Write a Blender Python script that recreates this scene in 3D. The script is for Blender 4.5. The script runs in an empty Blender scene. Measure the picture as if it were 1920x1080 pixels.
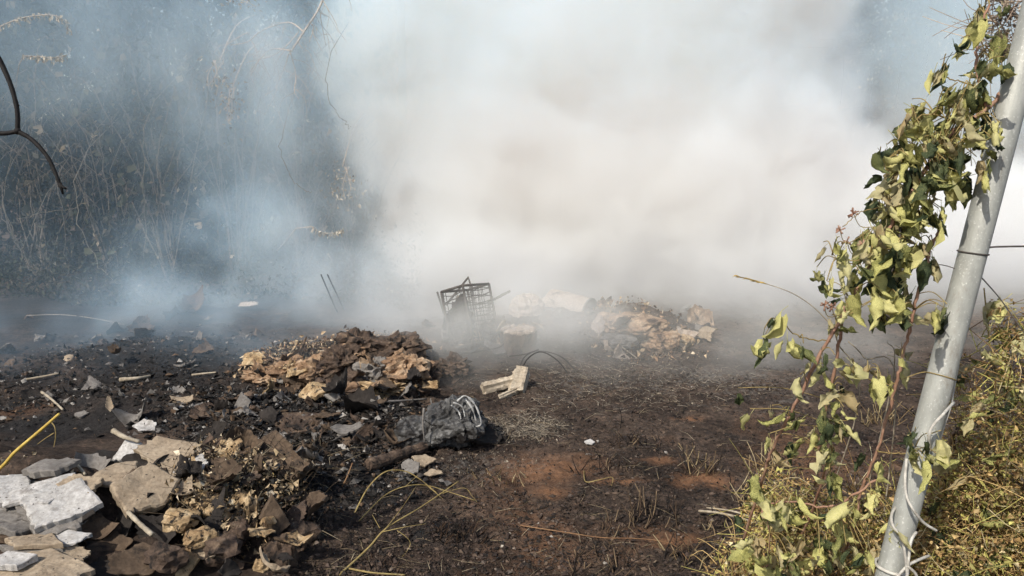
import bpy, math, random
import numpy as np
from mathutils import Vector, Matrix, Euler

R = math.radians
sc = bpy.context.scene
COL = sc.collection

# ------------------------------------------------------------------ camera, sky, sun, exposure
PITCH, F, CH = R(11.0), 1387.0, 1.6
cam = bpy.data.objects.new('camera', bpy.data.cameras.new('camera'))
COL.objects.link(cam)
sc.camera = cam
cam.location = (0, 0, CH)
cam.rotation_euler = (R(90) - PITCH, 0, 0)
cam.data.sensor_width = 36.0
cam.data.lens = 36.0 * F / 1920.0
cam.data.clip_start = 0.05
cam.data.clip_end = 600.0

SUN_EL, SUN_AZ = R(44), R(38)          # sun stands behind the camera, SUN_AZ to its left
sc.world = bpy.data.worlds.new('World')
sc.world.use_nodes = True
wt = sc.world.node_tree
sky = wt.nodes.new('ShaderNodeTexSky')
sky.sky_type = 'NISHITA'
sky.sun_disc = False
sky.sun_elevation = SUN_EL
sky.sun_rotation = math.pi + SUN_AZ
sky.dust_density = 2.0
wt.nodes['Background'].inputs[1].default_value = 0.13
wt.links.new(sky.outputs[0], wt.nodes['Background'].inputs[0])
sun = bpy.data.objects.new('sun', bpy.data.lights.new('sun', 'SUN'))
COL.objects.link(sun)
sun.data.energy = 4.3
sun.data.angle = R(0.53)
sun.data.color = (1.0, 0.94, 0.85)
_s = Vector((-math.sin(SUN_AZ) * math.cos(SUN_EL), -math.cos(SUN_AZ) * math.cos(SUN_EL), math.sin(SUN_EL)))
sun.rotation_euler = _s.to_track_quat('Z', 'Y').to_euler()
sc.view_settings.view_transform = 'Standard'
sc.view_settings.look = 'None'
sc.view_settings.exposure = 0.0
sc.view_settings.gamma = 1.0
sc.render.engine = 'CYCLES'
cy = sc.cycles
cy.use_denoising = True
cy.use_adaptive_sampling = True
cy.adaptive_threshold = 0.03
cy.max_bounces = 11
cy.diffuse_bounces = 3
cy.glossy_bounces = 2
cy.transmission_bounces = 3
cy.transparent_max_bounces = 8
cy.volume_bounces = 9
cy.volume_step_rate = 2.4
cy.volume_max_steps = 256

# ------------------------------------------------------------------ places
_cp, _sp = math.cos(PITCH), math.sin(PITCH)
def ray(px, py):
    a, b = (px - 960) / F, -(py - 540) / F
    return Vector((a, _cp + b * _sp, -_sp + b * _cp))
def T(px, py, t):                       # point at depth t metres along the view axis
    return Vector((0, 0, CH)) + ray(px, py) * t
def Y(px, py, y):                       # point at y metres ahead
    d = ray(px, py)
    return Vector((0, 0, CH)) + d * (y / d.y)
def G(px, py, z=0.0):                   # point at height z
    d = ray(px, py)
    return Vector((0, 0, CH)) + d * ((z - CH) / d.z)
def depth(p):
    return p.y * _cp - (p.z - CH) * _sp

# ------------------------------------------------------------------ noise
def _hash(ix, iy, iz):
    n = (ix * 374761393 + iy * 668265263 + iz * 2147483647 % 1274126177) & 0xffffffff
    n = ((n ^ (n >> 13)) * 1274126177) & 0xffffffff
    n = ((n ^ (n >> 16)) * 2246822519) & 0xffffffff
    return ((n ^ (n >> 15)) & 0xffffff) / float(0xffffff)
def vn(x, y, z=0.0):
    x, y, z = np.broadcast_arrays(np.asarray(x, float), np.asarray(y, float), np.asarray(z, float))
    i, j, k = np.floor(x).astype(np.int64), np.floor(y).astype(np.int64), np.floor(z).astype(np.int64)
    u, v, w = x - i, y - j, z - k
    u, v, w = u*u*(3-2*u), v*v*(3-2*v), w*w*(3-2*w)
    i, j, k = i + 5000, j + 5000, k + 5000
    def c(a, b, d): return _hash(i + a, j + b, (k + d) * 73856093)
    return ((c(0,0,0)*(1-u)+c(1,0,0)*u)*(1-v)+(c(0,1,0)*(1-u)+c(1,1,0)*u)*v)*(1-w) + \
           ((c(0,0,1)*(1-u)+c(1,0,1)*u)*(1-v)+(c(0,1,1)*(1-u)+c(1,1,1)*u)*v)*w
def fbm(x, y, z=0.0, o=4):
    s, a, t = 0.0, 1.0, 0.0
    for q in range(o):
        s = s + a * (vn(x * 2**q + 17.3*q, y * 2**q - 9.1*q, np.asarray(z) * 2**q + 3.7*q) - 0.5)
        t += a
        a *= 0.5
    return s / t * 2.0                 # about -1..1

# ------------------------------------------------------------------ materials
def ramp(nt, stops):
    r = nt.nodes.new('ShaderNodeValToRGB')
    e = r.color_ramp.elements
    while len(e) < len(stops):
        e.new(0.5)
    for q, (p, c) in enumerate(stops):
        e[q].position = p
        e[q].color = (c[0], c[1], c[2], 1)
    return r
def noise(nt, vec, scale, detail=5.0, rough=0.6, dist=0.0):
    n = nt.nodes.new('ShaderNodeTexNoise')
    n.inputs['Scale'].default_value = scale
    n.inputs['Detail'].default_value = detail
    n.inputs['Roughness'].default_value = rough
    n.inputs['Distortion'].default_value = dist
    if vec is not None:
        nt.links.new(vec, n.inputs['Vector'])
    return n
def new_mat(name):
    m = bpy.data.materials.new(name)
    m.use_nodes = True
    nt = m.node_tree
    return m, nt, nt.nodes['Principled BSDF']
def coords(nt, rand=True):
    tc = nt.nodes.new('ShaderNodeTexCoord')
    if not rand:
        return tc.outputs['Object'], None
    oi = nt.nodes.new('ShaderNodeObjectInfo')
    ml = nt.nodes.new('ShaderNodeMath')
    ml.operation = 'MULTIPLY'
    ml.inputs[1].default_value = 37.0
    nt.links.new(oi.outputs['Random'], ml.inputs[0])
    ad = nt.nodes.new('ShaderNodeVectorMath')
    ad.operation = 'ADD'
    nt.links.new(tc.outputs['Object'], ad.inputs[0])
    nt.links.new(ml.outputs[0], ad.inputs[1])
    return ad.outputs[0], oi.outputs['Random']
def mixc(nt, fac, a, b, mode='MIX'):
    x = nt.nodes.new('ShaderNodeMix')
    x.data_type = 'RGBA'
    x.blend_type = mode
    for sock, v in ((x.inputs[0], fac), (x.inputs[6], a), (x.inputs[7], b)):
        if hasattr(v, 'links'):
            nt.links.new(v, sock)
        elif isinstance(v, (int, float)):
            sock.default_value = v
        else:
            sock.default_value = (v[0], v[1], v[2], 1)
    return x.outputs[2]
def bumpn(nt, bs, height, strength, dist):
    b = nt.nodes.new('ShaderNodeBump')
    b.inputs['Strength'].default_value = strength
    b.inputs['Distance'].default_value = dist
    nt.links.new(height, b.inputs['Height'])
    nt.links.new(b.outputs[0], bs.inputs['Normal'])
def stained(name, stops, scale, char=None, char_at=(0.52, 0.62), char_scale=9.0, rough=0.85, bump=0.6, bdist=0.006, fine=60.0, attr=False, specks=False):
    """noise-coloured surface with fine grain and burnt blotches"""
    m, nt, bs = new_mat(name)
    v, rnd = coords(nt)
    n1 = noise(nt, v, scale, 6, 0.65)
    r1 = ramp(nt, stops)
    nt.links.new(n1.outputs[0], r1.inputs[0])
    col = r1.outputs[0]
    n2 = noise(nt, v, fine, 4, 0.7)
    g = ramp(nt, [(0.3, (0.62, 0.60, 0.58)), (0.7, (1.15, 1.15, 1.15))])
    nt.links.new(n2.outputs[0], g.inputs[0])
    col = mixc(nt, 1.0, col, g.outputs[0], 'MULTIPLY')
    if char:
        n3 = noise(nt, v, char_scale, 7, 0.7, 0.4)
        rc = ramp(nt, [(char_at[0], (0, 0, 0)), (char_at[1], (1, 1, 1))])
        nt.links.new(n3.outputs[0], rc.inputs[0])
        col = mixc(nt, rc.outputs[0], col, char)
    if specks:
        n6 = noise(nt, v, 75, 2, 0.5)
        rk = ramp(nt, [(0.68, (0, 0, 0)), (0.72, (1, 1, 1))])
        nt.links.new(n6.outputs[0], rk.inputs[0])
        col = mixc(nt, rk.outputs[0], col, (0.04, 0.034, 0.03))
    if attr:
        at = nt.nodes.new('ShaderNodeAttribute')
        at.attribute_name = 'Col'
        col = mixc(nt, 1.0, col, at.outputs['Color'], 'MULTIPLY')
    nt.links.new(col, bs.inputs['Base Color'])
    bs.inputs['Roughness'].default_value = rough
    bs.inputs['Specular IOR Level'].default_value = 0.25
    n4 = noise(nt, v, fine * 0.6, 6, 0.7)
    bumpn(nt, bs, n4.outputs[0], bump, bdist)
    return m

CHAR = (0.016, 0.014, 0.013)
M = {}
M['white'] = stained('pale_scorched_board', [(0.3, (0.40, 0.385, 0.36)), (0.7, (0.58, 0.565, 0.54))], 7, (0.16, 0.14, 0.12), (0.55, 0.70), 7, specks=True)
M['tan'] = stained('tan_scorched_board', [(0.3, (0.27, 0.21, 0.145)), (0.7, (0.42, 0.34, 0.245))], 8, (0.13, 0.095, 0.065), (0.56, 0.72), 7, specks=True)
M['grey'] = stained('grey_ash_board', [(0.3, (0.13, 0.12, 0.11)), (0.7, (0.27, 0.25, 0.225))], 9, CHAR, (0.57, 0.68), 9)
M['brown'] = stained('brown_scorched_sheet', [(0.3, (0.055, 0.038, 0.026)), (0.7, (0.17, 0.12, 0.08))], 8, CHAR, (0.52, 0.66), 8)
M['dark'] = stained('charred_and_shadow_sheet', [(0.3, (0.014, 0.012, 0.011)), (0.7, (0.05, 0.042, 0.036))], 8, None, bump=0.9)  # for charred sheets, and the sheet that paints the bag's shadow
M['gold'] = stained('singed_fibre', [(0.32, (0.20, 0.125, 0.065)), (0.5, (0.44, 0.31, 0.17)), (0.68, (0.66, 0.52, 0.33))], 16, CHAR, (0.54, 0.60), 22, bump=1.0, bdist=0.012)  # char blotches also paint in the shade of holes in the fibre
M['orange'] = stained('rusty_singed_paper', [(0.3, (0.17, 0.10, 0.06)), (0.5, (0.35, 0.23, 0.14)), (0.7, (0.58, 0.44, 0.30))], 10, (0.05, 0.035, 0.028), (0.52, 0.62), 9, bump=1.0, bdist=0.012)
M['ember'] = stained('brown_crumbling_crust', [(0.3, (0.045, 0.032, 0.025)), (0.55, (0.13, 0.09, 0.065)), (0.75, (0.30, 0.22, 0.15))], 14, CHAR, (0.5, 0.62), 13, bump=1.0, bdist=0.015)
M['wood'] = stained('split_pale_wood', [(0.3, (0.30, 0.24, 0.17)), (0.7, (0.56, 0.49, 0.38))], 6, (0.05, 0.04, 0.03), (0.63, 0.7), 12, bump=0.8)
M['bag'] = stained('grey_melted_plastic', [(0.3, (0.035, 0.035, 0.035)), (0.7, (0.16, 0.157, 0.15))], 7, CHAR, (0.48, 0.60), 8, rough=0.42)
M['melt'] = stained('pale_melted_plastic', [(0.3, (0.35, 0.35, 0.34)), (0.7, (0.6, 0.6, 0.58))], 9, rough=0.5)
M['wire'] = stained('burnt_wire', [(0.3, (0.012, 0.011, 0.011)), (0.7, (0.035, 0.03, 0.028))], 20, rough=0.6)
M['iron'] = stained('burnt_iron', [(0.3, (0.05, 0.045, 0.042)), (0.7, (0.13, 0.115, 0.10))], 9, rough=0.6)
M['drum'] = stained('scorched_tin', [(0.3, (0.32, 0.25, 0.19)), (0.7, (0.55, 0.47, 0.38))], 6, (0.10, 0.07, 0.05), (0.55, 0.66), 6, rough=0.5)
M['near_black'] = stained('near_black', [(0.3, (0.008, 0.008, 0.008)), (0.7, (0.02, 0.02, 0.02))], 9)  # near-black colour of the drum's inner wall
M['ashgrey'] = stained('ash_flake', [(0.3, (0.14, 0.135, 0.13)), (0.7, (0.40, 0.385, 0.36))], 30, attr=True)
M['stick'] = stained('pale_dry_stick', [(0.3, (0.28, 0.23, 0.16)), (0.7, (0.50, 0.44, 0.34))], 14)
M['litter'] = stained('litter_bits', [(0.3, (0.75, 0.75, 0.75)), (0.7, (1, 1, 1))], 30, attr=True)
M['straw'] = stained('dry_straw', [(0.3, (0.80, 0.80, 0.80)), (0.7, (1, 1, 1))], 30, attr=True)
M['blacktwig'] = stained('black_twig', [(0.3, (0.008, 0.007, 0.007)), (0.7, (0.02, 0.018, 0.017))], 30, rough=0.7)
M['yellowstalk'] = stained('yellow_stalk', [(0.3, (0.50, 0.33, 0.06)), (0.7, (0.66, 0.50, 0.14))], 12, rough=0.5, bump=0.2)
M['paletwig'] = stained('bleached_twig', [(0.3, (0.42, 0.38, 0.33)), (0.7, (0.62, 0.58, 0.52))], 12)
M['bark'] = stained('grey_bark', [(0.3, (0.05, 0.045, 0.04)), (0.7, (0.14, 0.125, 0.11))], 12)
M['vinestem'] = stained('reddish_vine_stem', [(0.3, (0.24, 0.12, 0.075)), (0.7, (0.46, 0.29, 0.20))], 14, (0.06, 0.035, 0.025), (0.6, 0.7), 14, rough=0.6)
M['cable'] = stained('white_cable', [(0.3, (0.42, 0.40, 0.35)), (0.7, (0.66, 0.64, 0.58))], 22, (0.2, 0.17, 0.12), (0.6, 0.7), 30, rough=0.5, bump=0.3)

M['drystem'] = stained('dry_olive_stem', [(0.3, (0.24, 0.17, 0.06)), (0.7, (0.42, 0.33, 0.14))], 14, rough=.6)
M['redstem'] = stained('dry_red_stem', [(0.3, (0.17, 0.08, 0.04)), (0.7, (0.33, 0.2, 0.1))], 14, rough=.6)

def galvanised():
    m, nt, bs = new_mat('galvanised_steel')
    v, _ = coords(nt)
    mp = nt.nodes.new('ShaderNodeMapping')
    mp.inputs['Scale'].default_value = (1, 1, 0.35)
    nt.links.new(v, mp.inputs['Vector'])
    a = noise(nt, mp.outputs[0], 26, 6, 0.7)
    r = ramp(nt, [(0.32, (0.27, 0.275, 0.25)), (0.55, (0.38, 0.385, 0.35)), (0.75, (0.50, 0.50, 0.46))])
    nt.links.new(a.outputs[0], r.inputs[0])
    sp = noise(nt, v, 210, 3, 0.6)
    rs = ramp(nt, [(0.60, (0, 0, 0)), (0.70, (1, 1, 1))])
    nt.links.new(sp.outputs[0], rs.inputs[0])
    c = mixc(nt, rs.outputs[0], r.outputs[0], (0.56, 0.56, 0.52))
    dn = noise(nt, mp.outputs[0], 14, 8, 0.8)
    rd = ramp(nt, [(0.54, (0, 0, 0)), (0.70, (1, 1, 1))])
    nt.links.new(dn.outputs[0], rd.inputs[0])
    c = mixc(nt, rd.outputs[0], c, (0.20, 0.17, 0.13))
    nt.links.new(c, bs.inputs['Base Color'])
    bs.inputs['Metallic'].default_value = 0.15
    bs.inputs['Roughness'].default_value = 0.55
    bumpn(nt, bs, sp.outputs[0], 0.25, 0.002)
    return m
M['pole'] = galvanised()

def leafmat(name, stops, veins=True, attr=None, trans=0.35):
    m, nt, bs = new_mat(name)
    v, rnd = coords(nt)
    n = noise(nt, v, 45, 4, 0.6)
    if attr:
        at = nt.nodes.new('ShaderNodeAttribute')
        at.attribute_name = 'Col'
        col = at.outputs['Color']
    else:
        ad = nt.nodes.new('ShaderNodeMath')
        ad.operation = 'MULTIPLY_ADD'
        nt.links.new(rnd, ad.inputs[0])
        ad.inputs[1].default_value = 1.0
        sb = nt.nodes.new('ShaderNodeMath')
        sb.operation = 'MULTIPLY_ADD'
        nt.links.new(n.outputs[0], sb.inputs[0])
        sb.inputs[1].default_value = 0.9
        sb.inputs[2].default_value = -0.46
        nt.links.new(sb.outputs[0], ad.inputs[2])
        r = ramp(nt, stops)
        nt.links.new(ad.outputs[0], r.inputs[0])
        col = r.outputs[0]
    g = ramp(nt, [(0.25, (0.7, 0.7, 0.7)), (0.75, (1.2, 1.2, 1.2))])
    nt.links.new(n.outputs[0], g.inputs[0])
    col = mixc(nt, 1.0, col, g.outputs[0], 'MULTIPLY')
    nt.links.new(col, bs.inputs['Base Color'])
    bs.inputs['Roughness'].default_value = 0.6
    bs.inputs['Specular IOR Level'].default_value = 0.3
    bumpn(nt, bs, n.outputs[0], 0.5, 0.003)
    if trans:
        tr = nt.nodes.new('ShaderNodeBsdfTranslucent')
        nt.links.new(col, tr.inputs['Color'])
        mx = nt.nodes.new('ShaderNodeMixShader')
        mx.inputs[0].default_value = trans
        nt.links.new(bs.outputs[0], mx.inputs[1])
        nt.links.new(tr.outputs[0], mx.inputs[2])
        nt.links.new(mx.outputs[0], nt.nodes['Material Output'].inputs['Surface'])
    return m
M['leaf'] = leafmat('wilting_leaf', trans=0.22, stops= [(0.0, (0.035, 0.055, 0.03)), (0.20, (0.13, 0.15, 0.055)), (0.38, (0.50, 0.48, 0.16)),
                                     (0.66, (0.68, 0.64, 0.27)), (0.86, (0.52, 0.48, 0.28)), (1.0, (0.40, 0.29, 0.14))])
M['thicket'] = leafmat('thicket_leaves', None, attr=True, trans=0.25)
M['dryleaf'] = leafmat('dry_creeper_bits', None, attr=True, trans=0.2)

# ------------------------------------------------------------------ mesh helpers
class MB:
    def __init__(s): s.v, s.f, s.c = [], [], []
    def add(s, v, f, col=None):
        o = len(s.v)
        s.v.extend([tuple(p) for p in v])
        s.f.extend([tuple(i + o for i in q) for q in f])
        if col is not None:
            s.c.extend([col] * len(f))
    def mesh(s, name, mat, smooth=True):
        me = bpy.data.meshes.new(name)
        me.from_pydata(s.v, [], s.f)
        me.validate()
        me.materials.append(mat)
        if smooth:
            me.polygons.foreach_set('use_smooth', [True] * len(me.polygons))
        if s.c and len(s.c) == len(me.polygons):
            a = me.attributes.new('Col', 'FLOAT_COLOR', 'FACE')
            a.data.foreach_set('color', np.array([(c[0], c[1], c[2], 1) for c in s.c], 'f').ravel())
        me.update()
        return me
    def build(s, name, mat, parent=None, smooth=True):
        return link(name, s.mesh(name, mat, smooth), parent)
def link(name, data, parent=None):
    o = bpy.data.objects.new(name, data)
    COL.objects.link(o)
    if parent is not None:
        o.parent = parent
    return o
def tag(o, label=None, cat=None, group=None, kind=None):
    if label: o['label'] = label
    if cat: o['category'] = cat
    if group: o['group'] = group
    if kind: o['kind'] = kind
    return o
def empty(name, loc, label, cat, group=None):
    o = link(name, None)
    o.location = loc
    o.empty_display_size = 0.1
    return tag(o, label, cat, group)
def spline(pts, n=6):
    P = [Vector(p) for p in pts]
    if len(P) < 3:
        return [P[0].lerp(P[-1], i / n) for i in range(n + 1)]
    out = []
    for i in range(len(P) - 1):
        a, b, c, d = P[max(i - 1, 0)], P[i], P[i + 1], P[min(i + 2, len(P) - 1)]
        for k in range(n):
            t = k / n
            out.append(0.5 * ((2 * b) + (c - a) * t + (2 * a - 5 * b + 4 * c - d) * t * t + (3 * b - a - 3 * c + d) * t ** 3))
    out.append(P[-1])
    return out
def tube(mb, pts, r0, r1=None, sides=6, col=None, wob=0.0, rng=random):
    r1 = r0 if r1 is None else r1
    pts = [Vector(p) for p in pts]
    n = len(pts)
    v, f = [], []
    up = None
    for i, p in enumerate(pts):
        d = (pts[min(i + 1, n - 1)] - pts[max(i - 1, 0)])
        d = d.normalized() if d.length > 1e-9 else Vector((0, 0, 1))
        if up is None:
            up = d.orthogonal().normalized()
        up = (up - d * up.dot(d))
        up = up.normalized() if up.length > 1e-6 else d.orthogonal().normalized()
        w = d.cross(up)
        r = r0 + (r1 - r0) * i / max(n - 1, 1)
        r *= 1 + (rng.uniform(-wob, wob) if wob else 0)
        for k in range(sides):
            a = 2 * math.pi * k / sides
            v.append(p + (up * math.cos(a) + w * math.sin(a)) * r)
    for i in range(n - 1):
        for k in range(sides):
            f.append((i * sides + k, i * sides + (k + 1) % sides, (i + 1) * sides + (k + 1) % sides, (i + 1) * sides + k))
    f.append(tuple(range(sides))[::-1])
    f.append(tuple((n - 1) * sides + k for k in range(sides)))
    mb.add(v, f, col)

# ------------------------------------------------------------------ ground
MOUNDS = [(-1.80, 2.72, 0.62, 0.45, 0.20), (-1.15, 2.85, 0.42, 0.38, 0.10), (-2.6, 2.9, 0.7, 0.6, 0.25),
          (-1.2, 5.25, 0.55, 0.36, 0.19), (-1.75, 5.05, 0.35, 0.25, 0.06), (1.05, 6.2, 0.55, 0.35, 0.19), (-1.0, 3.35, 0.35, 0.16, 0.10),
          (1.6, 1.9, 0.7, 0.6, 0.15), (0.25, 6.5, 0.8, 0.3, 0.10), (-1.45, 4.1, 0.55, 0.30, 0.10), (-0.75, 4.05, 0.35, 0.22, 0.07), (-2.3, 4.3, 0.5, 0.3, 0.10), (-2.9, 5.4, 0.7, 0.4, 0.12), (-0.2, 5.9, 0.7, 0.35, 0.08), (-3.4, 6.6, 0.9, 0.5, 0.12)]
def hgt(x, y):
    x, y = np.asarray(x, float), np.asarray(y, float)
    near = np.exp(-(np.maximum(np.hypot(x, y) - 9, 0) / 6.0) ** 2)
    h = 0.06 * fbm(x * 0.45, y * 0.45, 0, 2) + 0.03 * fbm(x * 1.6, y * 1.6, 4, 3)
    rid = np.abs(fbm(x * 7, y * 7, 9, 3))
    h = h + near * (0.020 * fbm(x * 6, y * 6, 2, 3) + 0.020 * fbm(x * 19, y * 19, 7, 3) - 0.016 * rid)
    for cx, cy_, sx, sy, a in MOUNDS:
        g = np.exp(-((x - cx) / sx) ** 2 - ((y - cy_) / sy) ** 2)
        h = h + a * g * (1 + 0.35 * fbm(x * 5, y * 5, 3, 3))
    return h
def H(x, y):
    return float(hgt(np.array([x]), np.array([y]))[0])
def onground(px, py, lift=0.0):
    p = G(px, py, 0.0)
    for _ in range(6):
        p = G(px, py, H(p.x, p.y) + lift)
    return p
def axis(lo, hi, step, far, n):
    core = np.arange(lo, hi + step * 0.5, step)
    g = (np.geomspace(1, far, n) - 1)
    return np.concatenate([lo - step - g[::-1] * 1.0, core, hi + step + g * 1.0])
gx = axis(-3.6, 3.2, 0.022, 260, 40)
gy = axis(1.6, 7.2, 0.024, 260, 40)
XX, YY = np.meshgrid(gx, gy)
ZZ = hgt(XX, YY)
nx, ny = len(gx), len(gy)
me = bpy.data.meshes.new('ground')
idx = np.arange(nx * ny).reshape(ny, nx)
quads = np.stack([idx[:-1, :-1], idx[:-1, 1:], idx[1:, 1:], idx[1:, :-1]], -1).reshape(-1, 4)
me.from_pydata(np.stack([XX, YY, ZZ], -1).reshape(-1, 3).tolist(), [], quads.tolist())
me.polygons.foreach_set('use_smooth', [True] * len(me.polygons))
def patch(px, py, rx, ry, wob=0.5):     # a stain of that size lying on the soil, edges broken by noise
    c = G(px, py)
    t = depth(c)
    rxm = rx * t / F
    rym = abs(G(px, py - ry).y - G(px, py + ry).y) / 2
    d = np.hypot((XX - c.x) / rxm, (YY - c.y) / rym)
    return np.clip(1.25 - d + wob * fbm(XX * 6, YY * 6, 5, 4), 0, 1)
def H(x, y):                            # height of the finished sheet
    i = min(max(int(np.searchsorted(gx, x)) - 1, 0), nx - 2)
    j = min(max(int(np.searchsorted(gy, y)) - 1, 0), ny - 2)
    u, v = (x - gx[i]) / (gx[i + 1] - gx[i]), (y - gy[j]) / (gy[j + 1] - gy[j])
    return float((ZZ[j, i] * (1 - u) + ZZ[j, i + 1] * u) * (1 - v) + (ZZ[j + 1, i] * (1 - u) + ZZ[j + 1, i + 1] * u) * v)
rust = np.zeros_like(XX)
for a in [(1010, 880, 110, 38), (1030, 925, 45, 14), (1320, 905, 60, 14), (1225, 870, 40, 8), (1290, 790, 40, 6), (1260, 1015, 60, 14), (1000, 1000, 200, 60, 1.3),
          (1500, 860, 150, 60, 1.2), (45, 770, 70, 22), (1160, 905, 60, 8)]:
    rust = np.maximum(rust, patch(*a) * (0.55 if a[2] > 120 else 1.0))
ash = np.zeros_like(XX)
for a in [(1180, 720, 200, 30, 1.2), (985, 800, 70, 22, 0.6), (1400, 720, 200, 40, 1.4), (900, 870, 120, 25, 1.3), (1580, 930, 40, 18), (1180, 640, 160, 40, 1.2)]:
    ash = np.maximum(ash, patch(*a) * 0.8)
black = np.zeros_like(XX)
for a in [(560, 800, 260, 60, 0.8), (250, 700, 350, 90, 0.8), (150, 590, 560, 60, 0.6), (60, 800, 300, 60, 0.6), (640, 930, 160, 70, 0.8), (830, 1000, 130, 40, 0.9)]:
    black = np.maximum(black, patch(*a))
a = me.attributes.new('soil', 'FLOAT_COLOR', 'POINT')
a.data.foreach_set('color', np.stack([rust, ash, black, np.ones_like(rust)], -1).astype('f').ravel())
def soil():
    m, nt, bs = new_mat('burnt_soil')
    tc = nt.nodes.new('ShaderNodeTexCoord')
    v = tc.outputs['Object']
    n1 = noise(nt, v, 2.2, 8, 0.7)
    r1 = ramp(nt, [(0.32, (0.024, 0.019, 0.017)), (0.48, (0.066, 0.050, 0.041)), (0.66, (0.145, 0.108, 0.084))])
    nt.links.new(n1.outputs[0], r1.inputs[0])
    n2 = noise(nt, v, 34, 8, 0.75)
    r2 = ramp(nt, [(0.30, (0.35, 0.34, 0.33)), (0.5, (0.95, 0.93, 0.9)), (0.66, (1.75, 1.6, 1.45))])
    nt.links.new(n2.outputs[0], r2.inputs[0])
    c = mixc(nt, 1.0, r1.outputs[0], r2.outputs[0], 'MULTIPLY')
    at = nt.nodes.new('ShaderNodeAttribute')
    at.attribute_name = 'soil'
    sp = nt.nodes.new('ShaderNodeSeparateColor')
    nt.links.new(at.outputs['Color'], sp.inputs[0])
    def broken(sock, scale, lo, hi):
        q = noise(nt, v, scale, 6, 0.7)
        ml = nt.nodes.new('ShaderNodeMath')
        ml.operation = 'MULTIPLY'
        rr = ramp(nt, [(lo, (0, 0, 0)), (hi, (1, 1, 1))])
        nt.links.new(q.outputs[0], rr.inputs[0])
        nt.links.new(sock, ml.inputs[0])
        nt.links.new(rr.outputs[0], ml.inputs[1])
        return ml.outputs[0]
    rc = ramp(nt, [(0.3, (0.15, 0.075, 0.042)), (0.7, (0.36, 0.19, 0.10))])
    nt.links.new(n2.outputs[0], rc.inputs[0])
    c = mixc(nt, broken(sp.outputs[0], 12, 0.26, 0.52), c, rc.outputs[0])
    ac = ramp(nt, [(0.35, (0.06, 0.055, 0.05)), (0.65, (0.26, 0.235, 0.205))])
    nt.links.new(n2.outputs[0], ac.inputs[0])
    c = mixc(nt, broken(sp.outputs[1], 26, 0.46, 0.58), c, ac.outputs[0])
    bc = ramp(nt, [(0.35, (0.012, 0.0115, 0.0115)), (0.68, (0.050, 0.046, 0.044))])
    nt.links.new(n2.outputs[0], bc.inputs[0])
    c = mixc(nt, sp.outputs[2], c, bc.outputs[0])
    nt.links.new(c, bs.inputs['Base Color'])
    bs.inputs['Roughness'].default_value = 0.95
    bs.inputs['Specular IOR Level'].default_value = 0.15
    n5 = noise(nt, v, 60, 8, 0.8)
    bumpn(nt, bs, n5.outputs[0], 1.0, 0.018)
    return m
me.materials.append(soil())
ground = tag(link('ground', me), kind='structure')

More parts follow.
